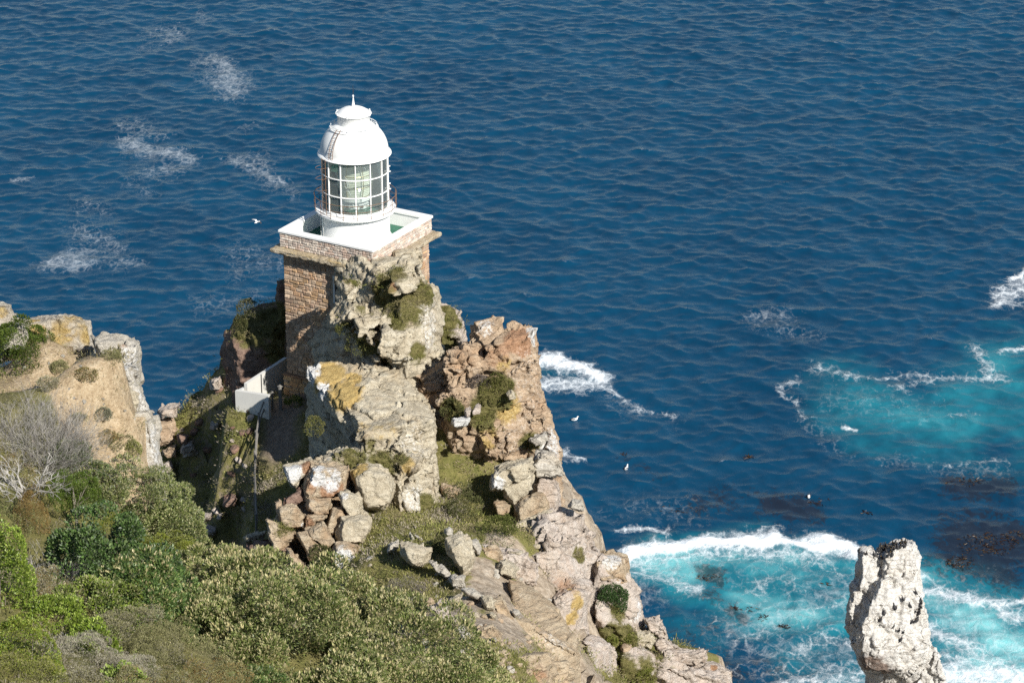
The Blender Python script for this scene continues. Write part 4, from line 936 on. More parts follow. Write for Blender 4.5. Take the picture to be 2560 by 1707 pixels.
slope_stone(Fq((895,852),(950,850),(972,882),(935,912)), .7, ROCK_WHITE, 'small white stone with a tan side above the flowering bush', 154)
slope_stone(Fq((1070,885),(1100,865),(1142,910),(1090,922)), .7, ROCK_ORANGE, 'small rock with bright orange lichen above the fluted rock', 155, patches=[('orange',*Fq((1100,895))[0],124,.8,1.2)])
slope_stone(Fq((1590,650),(1655,572),(1740,640),(1720,712),(1615,690)), 1.5, ROCK_GREY, 'diamond shaped pale boulder at the top of the tan slabs', 156, fo=(0,5))
slope_stone(Fq((1240,880),(1330,830),(1350,840),(1320,895),(1260,915)), .7, ROCK_GREY, 'curved grey rock lip in the grass below the rib', 157)
slope_stone(Fq((1705,965),(1740,955),(1765,985),(1730,1008)), .7, ROCK_WHITE, 'small white stone at the left edge of the tan slabs', 158)
slope_stone(Fq((1545,1160),(1580,1140),(1605,1175),(1580,1195)), .6, ROCK_WHITE, 'white stone in the stony ground right of the flowering bush', 159)
slope_stone(Fq((1535,985),(1560,970),(1590,995),(1560,1012)), .6, ROCK_GREY, 'little pale stone under the end of the rib', 160)
slope_stone(Fq((1640,510),(1700,495),(1800,540),(1760,590),(1680,560)), 1.2, ROCK_GREY, 'spiky grey rock above the diamond shaped boulder', 161, blocks=BL_MED)
for poly, lab, sd, mt in [
    (Fq((1470,470),(1640,500),(1800,530),(1890,640),(1860,770),(1740,740),(1690,720),(1600,560)), 'broken pale ledge between the grassy slope and the white cliff face', 162, ROCK_PINK),
    (Fq((1480,500),(1560,480),(1640,560),(1600,640),(1520,580)), 'low tan ledge above the diamond shaped boulder', 163, ROCK_BUFF),
    (Fq((1440,1080),(1560,1060),(1640,1150),(1620,1230),(1500,1210)), 'flat stony ledge right of the flowering bush', 164, ROCK_BUFF),
    (Fq((1560,880),(1640,860),(1700,980),(1690,1080),(1600,1000)), 'narrow tan ledge along the left edge of the bedded slabs', 165, ROCK_BUFF)]:
    cx = sum(p[0] for p in poly) / len(poly); cyy = sum(p[1] for p in poly) / len(poly)
    stone(poly, tg(cx, cyy) + .15, 1.2, mt, lab, sd, blocks=BL_MED, fo=(0, 4), fs=.85, name='rock_ledge', cat='rock ledge')
rs = np.random.default_rng(5)
base_st = []
for k in range(4):
    r_ = np.random.default_rng(900 + k)
    poly = [(1000 + 9 * math.cos(a) * r_.uniform(.7, 1.2), 1400 + 6 * math.sin(a) * r_.uniform(.7, 1.2)) for a in np.linspace(0, 2 * PI, 8)[:-1]]
    base_st.append(poly)
def small_stones(n, region, label, group, mats, smin, smax, seed, test=None):
    r_ = np.random.default_rng(seed); protos = []; k = 0; tries = 0
    while k < n and tries < n * 40:
        tries += 1
        px, py = r_.uniform(region[0], region[1]), r_.uniform(region[2], region[3])
        if test and not test(px, py): continue
        p, nn = hit(px, py)
        if p is None or nn[2] < 0.3: continue
        s = r_.uniform(smin, smax) ** 1.0
        if len(protos) < len(mats) * 2:
            poly = base_st[len(protos) % 4]
            o = stone(poly, 140, .28, mats[len(protos) % len(mats)], label, 700 + seed + len(protos), blocks=(), noise=((3.0, 0.05, 3),), voxel=.035, group=group, name='stone', cat='stone')
            GROW.pop(); protos.append(o)
        else:
            src = protos[int(r_.integers(len(protos)))]
            o = src.copy(); COL.objects.link(o)
        sc_ = s / 0.36
        o.scale = (sc_ * r_.uniform(.8, 1.3), sc_, sc_ * r_.uniform(.7, 1.1)); o.rotation_euler = (r_.uniform(-.3, .3), r_.uniform(-.3, .3), r_.uniform(0, 6.28))
        o.location = p - np.array([0, 0, 0.3 * s])
        k += 1
small_stones(70, (880, 1420, 1300, 1700), 'one of the pale loose stones scattered on the grassy slope', 'pale loose stones scattered on the grassy slope', [ROCK_WHITE, ROCK_GREY], .14, .42, 3)
small_stones(60, (1160, 1340, 1480, 1690), 'one of the tan broken stones in the bare ground right of the flowering bush', 'tan broken stones in the bare ground', [ROCK_ORANGE, ROCK_BUFF], .15, .45, 4)
small_stones(70, (60, 330, 860, 1160), 'one of the little tan stones on the bare soil behind the left cliff', 'little tan stones on the bare soil of the left cliff', [ROCK_ORANGE, ROCK_WHITE], .05, .15, 5)
small_stones(30, (420, 640, 900, 1320), 'one of the reddish stones strewn over the steep left slope', 'reddish stones strewn over the steep left slope', [ROCK_BROWN, ROCK_PINK], .25, .7, 6)

# ---- crag behind the tower on the left, outcrop on its right
hl = [
    hull_pts(A((45,790),(70,700),(150,610),(220,570),(330,560),(450,560),(460,880),(330,900),(230,880),(120,905),(60,850)), 162.2, 5.0, .7, (4,14), .9, drop=5, df=.3),
    hull_pts(A((190,560),(300,535),(440,530),(450,640),(250,640)), 163.2, 3.0, .8, (0,4), .9, drop=4),
    hull_pts(A((392,375),(435,355),(460,360),(460,560),(410,520),(400,440)), 161.5, 2.0, .8, (0,4), .9, drop=4),
    hull_pts(A((230,700),(350,670),(400,730),(360,860),(260,860)), 160.8, 2.0, .8, (0,4), .9),
]
rock('rock_crag', hl, 0.11, ROCK_BROWN, 'dark reddish layered crag with green turf behind the left side of the tower', 'crag', 171,
     (((1.6, 1.4, 0.6), 0.14, 0.10, 0.14), ((0.7, 0.6, 0.25), 0.07, 0.14, 0.07)), NZ_BIG,
     patches=[('green',*A((250,630))[0],160.8,2.2,1),('green',*A((400,650))[0],160.8,1.8,1),('green',*A((200,720))[0],160.8,1.2,.8),('green',*A((420,800))[0],160.8,1.6,.95),('green',*A((330,600))[0],160.8,1.6,1)], topgreen=.5)
hl = [
    hull_pts(E((2060,760),(2130,745),(2230,810),(2300,900),(2352,940),(2345,1060),(2290,1110),(2200,1130),(2060,1260)), 156.5, 4.0, .75, (-4,6), .9, drop=6),
    hull_pts(E((2050,1120),(2200,1080),(2340,1110),(2320,1180),(2150,1290),(2040,1260)), 154.5, 3.0, .8, (0,4), .9, drop=4),
]
rock('rock_crag', hl, 0.09, ROCK_PINK, 'small pink outcrop with turf on the skyline between the tower crag and orange crag', 'crag', 172, BL_BIG, NZ_BIG,
     patches=[('green',*E((2130,900))[0],155,1.3,1),('green',*E((2180,1010))[0],155,1.2,.95),('green',*E((2330,1050))[0],155.4,.6,1),('green',*E((2130,1230))[0],153.6,1.2,.9)])
# ---- boulders on the sunny slope left of the path
for poly, t, mat, lab, sd in [
    (Kq((15,660),(60,640),(140,640),(167,700),(150,770),(120,815),(60,825),(15,780)), 163.4, ROCK_ORANGE, 'large rounded tan boulder next to the white cliff edge at the valley top', 181),
    (Kq((35,605),(60,575),(110,550),(185,545),(160,620),(60,628)), 164.6, ROCK_PINK, 'pink rock with a white end on the skyline above the large rounded boulder', 182),
    (Kq((165,770),(200,740),(242,760),(215,800),(175,800)), 162.6, ROCK_BROWN, 'small dark grey rock right of the large rounded boulder', 183),
    (Kq((178,860),(200,810),(262,785),(288,840),(230,885)), 161.8, ROCK_PINK, 'reddish rock with an orange end below the small dark rock', 184),
    (Kq((60,860),(100,830),(165,795),(155,880),(110,900)), 162.0, ROCK_ORANGE, 'orange brown rock squeezed under the large rounded boulder', 185),
    (Kq((65,960),(120,935),(150,960),(130,990),(80,1000)), 160.5, ROCK_PINK, 'low pinkish rock at the edge of the valley shadow', 186),
    (Kq((325,1380),(350,1340),(420,1360),(425,1400),(345,1440)), 148.5, ROCK_PINK, 'split pink boulder in the sunlit patch of the dark valley', 187),
    (Kq((270,1360),(300,1310),(330,1310),(320,1380)), 149.5, ROCK_PINK, 'pale pink rock left of the split boulder in the sunlit patch', 188),
    (Kq((420,1285),(455,1250),(470,1275),(440,1300)), 150.0, ROCK_PINK, 'small pink rock uppermost in the sunlit patch of the valley', 189),
    (Kq((335,1290),(370,1250),(400,1270),(380,1300)), 149.8, ROCK_PINK, 'flat pink rock between the others in the sunlit patch', 190),
    (Kq((385,700),(410,665),(440,655),(430,700),(400,720)), 162.5, ROCK_PINK, 'narrow pink rock at the middle of the shadow edge', 191),
    (Kq((380,430),(400,385),(450,360),(460,420),(400,450)), 164.5, ROCK_PINK, 'pale jagged rock on the skyline left of the low white wall', 192),
    (Kq((560,390),(585,355),(600,370),(595,410),(570,415)), 160.5, ROCK_PINK, 'small pink rock just behind the low white wall', 193),
    (Kq((600,385),(615,350),(635,370),(625,405)), 160.5, ROCK_BROWN, 'brown rock beside the small pink rock behind the low white wall', 194),
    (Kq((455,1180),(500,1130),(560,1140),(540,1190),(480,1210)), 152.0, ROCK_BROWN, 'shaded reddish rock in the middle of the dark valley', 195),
    ]:
    cx = sum(p[0] for p in poly) / len(poly); by = max(p[1] for p in poly)
    tt = tg(cx, by - 3, t)
    if abs(tt - t) > 8: tt = t
    stone(poly, tt - .4, 1.6, mat, lab, sd, fo=(0, 4), voxel=.07, blocks=BL_MED)

# ---- white cliff on the left
hl = [
    hull_pts(H((750,400),(830,430),(1060,400),(1145,430),(1150,520),(1100,610),(940,640),(800,540)), 80.6, 1.6, .8, (-4,6), .92, drop=3),
    hull_pts(H((900,620),(1110,600),(1090,710),(1150,830),(1020,850),(880,760)), 80.0, 1.5, .85, (-6,0), .92, drop=4),
    hull_pts(H((985,1010),(1000,860),(1060,720),(1150,820),(1240,940),(1262,1060),(1130,1060)), 79.3, 1.5, .8, (-8,0), .92, drop=5),
    hull_pts(H((985,1010),(1260,1040),(1290,1180),(1330,1500),(1340,1690),(1200,1560),(1130,1350),(1050,1180)), 78.0, 1.6, .8, (-8,-6), .92, drop=6),
    hull_pts(H((880,600),(1000,640),(960,760),(900,900),(960,1040),(1000,1200),(1100,1400),(1180,1600),(1230,1600),(1150,1000),(1050,640)), 79.4, 1.2, .9, (-4,0), .95, drop=6),
    hull_pts(H((800,560),(940,640),(900,760),(985,900),(985,1010),(1050,1180),(1130,1350),(1200,1560),(1290,1500),(1200,1000),(1050,600)), 79.8, .9, .9, (-2,0), .95, drop=6),
]
rock('headland_cliff', hl, 0.05, ROCK_WHITE, 'whitish fluted cliff edge of the near left headland', 'cliff', 201,
     (((0.9, 0.8, 1.5), 0.08, 0.10, 0.08), ((0.35, 0.3, 0.5), 0.03, 0.14, 0.03), ((0.16, 0.15, 0.16), 0.014, 0.2, 0.015)), ((0.8, 0.10, 3), (4.0, 0.035, 4)), bed=bedrot(0.05, 0.4, 0.1),
     patches=[('rust',*H((1000,430))[0],80,.4,.5),('white',*H((1040,600))[0],79.5,.9,.5),('green',*H((930,600))[0],79.8,.35,.9),('white',*H((1180,900))[0],78.8,.8,.5),('white',*H((1250,1300))[0],77.6,.9,.5),('green',*H((1270,1480))[0],77.4,.3,.5)])
stone(H((160,265),(400,245),(600,240),(720,290),(745,400),(750,462),(500,440),(215,395)), 82.6, 1.8, ROCK_WHITE, 'flat pale slab covered in orange lichen on the left headland', 202, [('orange',*H((620,290))[0],82.2,.7,.55),('orange',*H((500,410))[0],81.8,.8,.7),('orange',*H((700,420))[0],81.8,.6,.8),('orange',*H((300,370))[0],82,.5,.65),('orange',*H((280,265))[0],82.4,.3,.7)], .9, (0,8), .95, (0,-4), drop=1.0, voxel=.04, df=.25)
stone(H((-70,130),(0,120),(70,150),(110,210),(132,290),(60,330),(-70,330)), 82.8, 1.4, ROCK_WHITE, 'rounded pale rock cut by the left border of the photo', 203, [('orange',*H((20,200))[0],82.2,.3,.6)], .85, (0,5), .95, drop=1.0, voxel=.04)
stone(H((30,330),(130,300),(205,315),(205,360),(100,370)), 81.8, .7, ROCK_WHITE, 'low white rock between the rounded rock and the lichen slab', 204, (), .85, (0,3), .95, drop=.5, voxel=.035)
stone(H((795,770),(900,740),(1000,770),(1080,850),(1060,1010),(985,1015),(935,900),(860,890)), 78.9, 1.1, ROCK_GREY, 'square cut grey block on the brink of the white cliff edge', 205, [('white',*H((950,790))[0],78.6,.5,.6)], .9, (10,8), .95, (-6,-6), drop=.8, voxel=.035, blocks=(((.5,.45,.4),.04,.1,.04),))
stone(H((420,900),(470,860),(540,920),(540,990),(470,960)), 79.0, .5, ROCK_GREY, 'small grey stone half buried beside the dry grey bush', 206, (), .85, (0,3), .95, voxel=.03)
stone(H((440,1240),(530,1180),(630,1200),(620,1260),(540,1330),(420,1420)), 75.5, .9, ROCK_GREY, 'pale slab lying under the dry grey bush', 207, (), .85, (0,3), .95, voxel=.035)
stone(H((720,1280),(770,1290),(785,1320),(740,1310)), 76.8, .25, ROCK_ORANGE, 'flat orange stone alone on the bare soil', 208, (), .85, (0,1), .95, voxel=.025)

# ---- sea stack
TS = 205.0
_q = P(*Sq((700,2000))[0], TS)
hl = [
    [_q * [1, 1, 0] + np.array([R_ * math.cos(a), R_ * math.sin(a) + 1.5, z_]) for R_, z_ in ((3.6, _q[2] - 8), (5.5, _q[2] * .45), (8.5, 4), (9.5, -4)) for a in np.linspace(0, 2 * PI, 9)[:-1]],
    hull_pts(Sq((238,295),(270,250),(330,232),(420,280),(470,420),(470,620),(250,560),(245,420)), TS, 3.1, .75, (4,6), .9, drop=1.5),
    hull_pts(Sq((430,310),(470,265),(540,205),(680,185),(785,188),(825,290),(860,460),(850,640),(450,640)), TS - .3, 3.9, .75, (6,8), .9, drop=1.5),
    hull_pts(Sq((190,570),(250,480),(400,440),(470,700),(400,900),(200,960),(145,900),(150,790)), TS + .4, 2.3, .8, (2,4), .9, drop=1.5),
    hull_pts(Sq((390,560),(500,480),(850,480),(892,760),(905,920),(640,1060),(230,1020),(350,900)), TS - .4, 4.7, .78, (4,2), .92, drop=1.5),
    hull_pts(Sq((205,1010),(360,930),(900,880),(925,1060),(945,1170),(740,1320),(310,1270),(230,1120)), TS - .3, 4.7, .85, (4,2), .92, drop=1.5),
    hull_pts(Sq((330,1260,2.2),(700,1290,.6),(940,1120,0),(1000,1320,0),(1035,1568,0),(1050,1800,0),(1060,2200,0),(430,2200,2.6),(400,1500,2.6)), TS + .6, 4.7, .72, (34,2), .92, drop=30),
    hull_pts(Sq((145,880),(200,860),(200,960),(160,930)), TS, 2.0, .8, (0,0), .9),
    hull_pts(Sq((175,1160),(240,1170),(260,1230),(220,1200)), TS, 2.0, .8, (0,0), .9),
]
rock('sea_stack', hl, 0.09, ROCK_GUANO, 'tall white guano covered rock pillar standing in front of the foaming sea', 'sea stack', 211,
     (((1.0, 0.95, 1.8), 0.17, 0.10, 0.20), ((0.7, 0.65, 0.28), 0.075, 0.14, 0.08)), ((0.6, 0.18, 3), (2.0, 0.10, 4), (5.0, 0.04, 3)), bed=bedrot(0.2, 0.0, -0.15), relax=1,
     patches=[('rust',*Sq((400,1450))[0],TS - 1.6,2.1,.75),('rust',*Sq((480,1580))[0],TS - 1.6,2.1,.7),('rust',*Sq((680,520))[0],TS - 2.5,.8,.3)])
STACK = GROW.pop()
STACK_BVH = bvh_of(STACK[0], STACK[1])
# ------------------------------------------------------------------ lighthouse
def paint_white(name, rust=0.3, base=(0.82, 0.82, 0.80)):
    m = NT(name); c = m.coord()
    n1 = m.noise(c, 2.2, 6, 0.65); 
    st = m.n('ShaderNodeMapping'); m.l(c, st.inputs[0]); st.inputs['Scale'].default_value = (3, 3, 0.4)
    n2 = m.noise(st.outputs[0], 2.5, 6, 0.7)
    col = m.ramp(n1, [(0.3, tuple(0.93 * b for b in base)), (0.6, base)])
    col = m.mix(m.math('MULTIPLY', m.smooth(n2, 0.62, 0.78), rust), col, (0.50, 0.30, 0.15))
    return m.fin(col, 0.45, m.bump(n1, 0.15, 0.02), 0.4)
WHITE = paint_white('white_paint', 0.12)
WHITE_RUST = paint_white('white_paint_rust_stained', 0.55)
WALLW = paint_white('weathered_whitewash', 0.10, (0.62, 0.61, 0.57))
def plain(name, col, rough=0.6, metal=0.0, nscale=5.0, var=0.25, spec=0.4):
    m = NT(name); c = m.coord(); n = m.noise(c, nscale, 5, 0.65)
    co = m.ramp(n, [(0.3, tuple(x * (1 - var) for x in col)), (0.7, tuple(min(1, x * (1 + var)) for x in col))])
    m.fin(co, rough, m.bump(n, 0.2, 0.02), spec); m.bsdf.inputs['Metallic'].default_value = metal
    return m.m
RUSTY = plain('rusty_iron', (0.20, 0.12, 0.075), 0.8)
GREENROOF = plain('green_roof_coating', (0.035, 0.135, 0.085), 0.6, var=.35)
DARKMETAL = plain('dark_iron', (0.05, 0.05, 0.05), 0.6)
BRASS = plain('brass', (0.55, 0.45, 0.22), 0.35, 0.7)
CORNICE = rock_mat('lichened_cornice_stone', [(0.32, (0.26, 0.19, 0.12)), (0.46, (0.42, 0.34, 0.23)), (0.58, (0.52, 0.45, 0.34)), (0.72, (0.60, 0.56, 0.47))], 0.3, 33.0, (0.42, 0.32, 0.14), 0.5)
def stone_mat(name, rough=0.9):
    m = NT(name); c = m.coord(); a = m.attr('col')
    n1 = m.noise(c, 4.0, 6, 0.7); n2 = m.noise(c, 16.0, 5, 0.7)
    k = m.ramp(n1, [(0.3, (0.98, 0.94, 0.89)), (0.7, (1.5, 1.44, 1.36))])
    col = m.mix(1.0, a.outputs['Color'], k, 'MULTIPLY')
    return m.fin(col, rough, m.bump(n2, 0.7, 0.05, m.bump(n1, 0.5, 0.08)), 0.15)
STONE = stone_mat('rough_stone_masonry')
def glass_mat(name, tint, refl=1.0, brighten=0.15):
    m = NT(name); t = m.t; t.nodes.remove(m.bsdf)
    tr = m.n('ShaderNodeBsdfTransparent'); tr.inputs[0].default_value = tint + (1,)
    gl = m.n('ShaderNodeBsdfGlossy'); gl.inputs['Roughness'].default_value = 0.03
    fr = m.n('ShaderNodeFresnel'); fr.inputs[0].default_value = 1.5
    df = m.n('ShaderNodeBsdfDiffuse'); df.inputs[0].default_value = (.62, .70, .68, 1); mf = m.n('ShaderNodeMixShader'); mf.inputs[0].default_value = brighten  # pale diffuse mixed into the glass colour to brighten the dark panes
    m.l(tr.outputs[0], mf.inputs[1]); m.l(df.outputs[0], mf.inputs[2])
    mx = m.n('ShaderNodeMixShader'); m.l(m.math('MULTIPLY', fr.outputs[0], refl), mx.inputs[0])
    m.l(mf.outputs[0], mx.inputs[1]); m.l(gl.outputs[0], mx.inputs[2]); m.l(mx.outputs[0], m.out.inputs[0])
    return m.m
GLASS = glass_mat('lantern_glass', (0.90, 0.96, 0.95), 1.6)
def lens_mat():
    m = NT('lens_glass'); t = m.t
    m.fin((0.78, 0.79, 0.64), 0.12, None, 0.6)
    tr = m.n('ShaderNodeBsdfTransparent'); tr.inputs[0].default_value = (0.75, 0.80, 0.70, 1)
    mx = m.n('ShaderNodeMixShader'); mx.inputs[0].default_value = 0.75
    m.l(tr.outputs[0], mx.inputs[1]); m.l(m.bsdf.outputs[0], mx.inputs[2]); m.l(mx.outputs[0], m.out.inputs[0])
    return m.m
LENS = lens_mat()

def masonry(wall_len, z0, z1, half, stones, hr=(.15, .28), lr=(.19, .48), pal=None, prot=(.015, .06), seed=1, gap=.018, quoin=True, skip=None):
    """rough stones on the four faces of a square pier; returns V, F4, colours"""
    r = np.random.default_rng(seed); V = []; F = []; Cc = []
    pal = np.array(pal)
    for face in range(4):
        ang = face * PI / 2; ca, sa = math.cos(ang), math.sin(ang)
        z = z0
        row = 0
        while z < z1 - 0.05:
            h = r.uniform(*hr)
            if z1 - (z + h) < 0.12: h = z1 - z
            y = -wall_len / 2; row += 1; first = True
            while y < wall_len / 2 - 0.02:
                l = r.uniform(*lr)
                if quoin and first: l = .55 if (row + face) % 2 else .35
                first = False
                if wall_len / 2 - (y + l) < 0.16: l = wall_len / 2 - y
                # split some stones in two lower ones
                parts = [(z, h)] if h < .23 or r.random() < .6 else [(z, h * .5), (z + h * .5, h * .5)]
                for zz, hh in parts:
                    if skip and face == skip[0] and y + l > skip[1] and y < skip[2] and zz + hh > skip[3] and zz < skip[4]: continue
                    p = r.uniform(*prot); g = gap; b = len(V)
                    e0 = half - .012
                    outer = [(y + g * .3, zz + g * .3), (y + l - g * .3, zz + g * .3), (y + l - g * .3, zz + hh - g * .3), (y + g * .3, zz + hh - g * .3)]
                    jx = r.normal(0, .012, 8)
                    inn = .025 + g
                    inner = [(y + inn + jx[0], zz + inn + jx[1]), (y + l - inn + jx[2], zz + inn + jx[3]), (y + l - inn + jx[4], zz + hh - inn + jx[5]), (y + inn + jx[6], zz + hh - inn + jx[7])]
                    for (yy, z_) in outer: V.append((e0 * ca - yy * sa, e0 * sa + yy * ca, z_))
                    for (yy, z_) in inner:
                        e1 = half + p + r.normal(0, .008); V.append((e1 * ca - yy * sa, e1 * sa + yy * ca, z_))
                    F.append((b + 4, b + 5, b + 6, b + 7))
                    for k in range(4): F.append((b + k, b + (k + 1) % 4, b + 4 + (k + 1) % 4, b + 4 + k))
                    c = pal[int(r.integers(len(pal)))] * r.uniform(.8, 1.15)
                    Cc += [c * .55] * 4 + [c] * 4 if False else [c] * 8
                y += l
            z += h
    # backing wall (mortar)
    b = len(V); e = half - .01
    for (sx, sy) in ((-1, -1), (1, -1), (1, 1), (-1, 1)):
        V.append((sx * e, sy * e, z0)); V.append((sx * e, sy * e, z1))
    for k in range(4):
        k2 = (k + 1) % 4
        F.append((b + 2 * k, b + 2 * k2, b + 2 * k2 + 1, b + 2 * k + 1))
    F.append((b + 1, b + 3, b + 5, b + 7)); F.append((b + 6, b + 4, b + 2, b))
    Cc += [(.30, .25, .19)] * 8
    return np.array(V), np.array(F), np.array(Cc)

G0 = P(889, 517, 155.0)                     # centre of the gallery floor
ZG = 10.7                                   # its height above the foot of the tower
THETA = math.radians(-30.0)
light = empty('lighthouse', (G0[0], G0[1], G0[2] - ZG), 'square stone lighthouse tower carrying a white glazed lantern with a white dome', 'lighthouse', THETA)
PAL = [(0.317,0.231,0.163),(0.355,0.266,0.190),(0.283,0.206,0.150),(0.377,0.293,0.222),(0.321,0.240,0.177),(0.372,0.257,0.158),(0.276,0.202,0.156),(0.325,0.233,0.170),(0.405,0.319,0.241),(0.344,0.229,0.146),(0.316,0.248,0.191)]
PALG = [(0.416,0.378,0.340),(0.457,0.411,0.374),(0.380,0.327,0.297),(0.481,0.443,0.405),(0.402,0.319,0.273),(0.366,0.336,0.313),(0.499,0.454,0.408),(0.423,0.340,0.295)]
HB = 5.75 / 2
# tower body, with a window opening in the face that looks along local -Y (face 3)
WIN = (3, .35, 1.05, 6.15, 7.75)
V, F, Cc = masonry(5.75, 1.30, 8.35, HB, None, pal=PAL, seed=4, skip=WIN)
link('tower', mesh_np('tower', V, F, Cc), STONE, light)
V, F, Cc = masonry(6.05, 0.0, 1.18, 6.05 / 2, None, hr=(.28, .40), lr=(.35, .7), pal=[(.42,.29,.16),(.46,.33,.19),(.38,.24,.13),(.36,.28,.20)], seed=6)
pl = link('plinth', mesh_np('plinth', V, F, Cc), STONE, light)
bm = bmesh.new(); bm_box(bm, (0, 0, 1.24), (6.15, 6.15, 0.12)); bmesh.ops.bevel(bm, geom=bm.edges[:], offset=.03, segments=1, affect='EDGES')
from_bm('plinth_cap', bm, CORNICE, pl)
# foundation below the plinth so that the tower stands in the rock
bm = bmesh.new(); bm_box(bm, (0, 0, -1.5), (5.9, 5.9, 2.98)); fo_ = from_bm('foundation', bm, STONE, light)
setattr_col(fo_.data, 'col', np.tile([.25, .2, .15], (8, 1)))
# window slit in the shade under the cornice
wy = (WIN[1] + WIN[2]) / 2
bm = bmesh.new()
for yy in (WIN[1] + .06, WIN[2] - .06): bm_box(bm, (yy, -HB - .02, 6.95), (.11, .10, 1.6))
for zz in (6.19, 7.71): bm_box(bm, (wy, -HB - .022, zz), (.484, .104, .08))
bm_box(bm, (wy, -HB - .018, 6.95), (.05, .06, 1.43)); 
wf = from_bm('window', bm, WALLW, light)
bm = bmesh.new(); bm_box(bm, (wy, -HB + .0, 6.95), (.484, .012, 1.44))
from_bm('pane', bm, plain('dark_window_glass', (.02, .025, .03), .1), wf)
bm = bmesh.new(); bm_box(bm, (.62, -HB - .075, 4.15), (.34, .04, .52)); bmesh.ops.bevel(bm, geom=bm.edges[:], offset=.01, segments=1, affect='EDGES')
from_bm('wall_plate', bm, plain('grey_notice_plate', (.50, .52, .52), .5), light)

# cornice : rough weathered stones, a frieze of dentil stones below
def grid_box(bm, c, s, n):
    r = bmesh.ops.create_grid(bm, x_segments=1, y_segments=1, size=.5)
    bmesh.ops.delete(bm, geom=r['verts'], context='VERTS')
    bm_box(bm, c, s)
bm = bmesh.new()
prof = [(2.86, 8.33), (3.02, 8.35), (3.06, 8.44), (3.20, 8.47), (3.38, 8.53), (3.41, 8.60), (3.40, 8.72), (3.36, 8.765), (2.9, 8.80)]
NS = 44
rr = np.random.default_rng(12)
rings = []
for (h_, z_) in prof:
    ring = []
    for sidx in range(4):
        a = sidx * PI / 2; ca, sa = math.cos(a), math.sin(a)
        for k in range(NS):
            tt = -1 + 2 * k / NS
            hh = h_ + (rr.normal(0, .018) if h_ > 2.95 else 0) - (0.02 if (k % 4 == 0 and 8.4 < z_ < 8.75) else 0)
            x_, y_ = hh, tt * h_
            ring.append(bm.verts.new((x_ * ca - y_ * sa, x_ * sa + y_ * ca, z_ + rr.normal(0, .008))))
    rings.append(ring)
for a_, b_ in zip(rings[:-1], rings[1:]):
    n_ = len(a_)
    for k in range(n_): bm.faces.new((a_[k], a_[(k + 1) % n_], b_[(k + 1) % n_], b_[k]))
bm.faces.new(rings[-1]); bm.faces.new(rings[0][::-1])
cor = from_bm('cornice', bm, CORNICE, light)
pm = np.zeros((len(cor.data.vertices), 4), np.float32)
vv = get_v(cor.data)
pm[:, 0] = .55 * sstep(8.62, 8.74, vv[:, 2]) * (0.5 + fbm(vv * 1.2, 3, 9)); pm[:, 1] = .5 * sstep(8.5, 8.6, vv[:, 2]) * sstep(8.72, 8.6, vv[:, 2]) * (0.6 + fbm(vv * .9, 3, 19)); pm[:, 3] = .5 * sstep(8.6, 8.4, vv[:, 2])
a = cor.data.attributes.new('patch', 'FLOAT_COLOR', 'POINT'); a.data.foreach_set('color', pm.ravel())

# parapet : outer stones, white inner faces, white coping
HP = 3.0
V, F, Cc = masonry(6.0, 8.80, 9.62, HP, None, hr=(.13, .17), lr=(.16, .34), pal=PALG, prot=(.01, .035), seed=9, gap=.012)
keep = np.ones(len(F), bool); keep[-2:] = False
par = link('parapet', mesh_np('parapet', V, F[keep], Cc), STONE, light)
def sq_ring(bm, o, i, z0, z1):
    vs = {}
    for nm, h_, z_ in (('a', o, z0), ('b', o, z1), ('c', i, z1), ('d', i, z0)):
        vs[nm] = [bm.verts.new((sx * h_, sy * h_, z_)) for sx, sy in ((-1, -1), (1, -1), (1, 1), (-1, 1))]
    for p, q in (('a', 'b'), ('b', 'c'), ('c', 'd'), ('d', 'a')):
        for k in range(4):
            k2 = (k + 1) % 4
            bm.faces.new((vs[p][k], vs[p][k2], vs[q][k2], vs[q][k]))
bm = bmesh.new(); sq_ring(bm, HP - .02, HP - .32, 8.80, 9.625); from_bm('inner_wall', bm, WHITE, par)
bm = bmesh.new(); sq_ring(bm, HP + .07, HP - .38, 9.63, 9.79); bmesh.ops.bevel(bm, geom=bm.edges[:], offset=.03, segments=2, affect='EDGES'); cp = from_bm('coping', bm, WHITE_RUST, par)
# small white buttress on the inner corners
bm = bmesh.new()
for sx, sy in ((-1, -1), (1, 1)):
    bm_box(bm, (sx * (HP - .44), sy * (HP - .44), 9.2), (.2, .2, .85))
from_bm('corner_pier', bm, WHITE, par)
bm = bmesh.new(); bm_box(bm, (0, 0, 8.86), (HP * 2 - .64, HP * 2 - .64, .12)); from_bm('roof_deck', bm, GREENROOF, light)

# drum, gallery
bm = bmesh.new(); bm_lathe(bm, [(1.95, 8.92), (1.95, 9.02), (1.86, 9.06), (1.85, 10.40), (1.88, 10.5), (1.86, 10.52)], 72)
dr = from_bm('drum', bm, WHITE, light, smooth=True)
for f in dr.data.polygons: f.use_smooth = True
bm = bmesh.new(); bm_lathe(bm, [(1.80, 10.52), (1.95, 10.50), (2.10, 10.52), (2.17, 10.56), (2.20, 10.60), (2.20, 10.70), (2.15, 10.72), (1.6, 10.74)], 96)
gal = from_bm('gallery', bm, WHITE_RUST, light)
for k in range(18):
    a = 2 * PI * k / 18 + .1
    bm = bmesh.new(); x, y = 2.16 * math.cos(a), 2.16 * math.sin(a)
    bm_tube(bm, [(x, y, 10.58), (x * 1.03, y * 1.03, 10.75), (x * 1.04, y * 1.04, 11.52)], .014, 6)
    from_bm('railing_post', bm, RUSTY, gal)
bm = bmesh.new()
for z_, r_ in ((11.52, .016), (11.15, .012), (10.85, .010)): bm_tube(bm, circle(2.245, z_, 96), r_, 6, True)
from_bm('handrail', bm, RUSTY, gal)
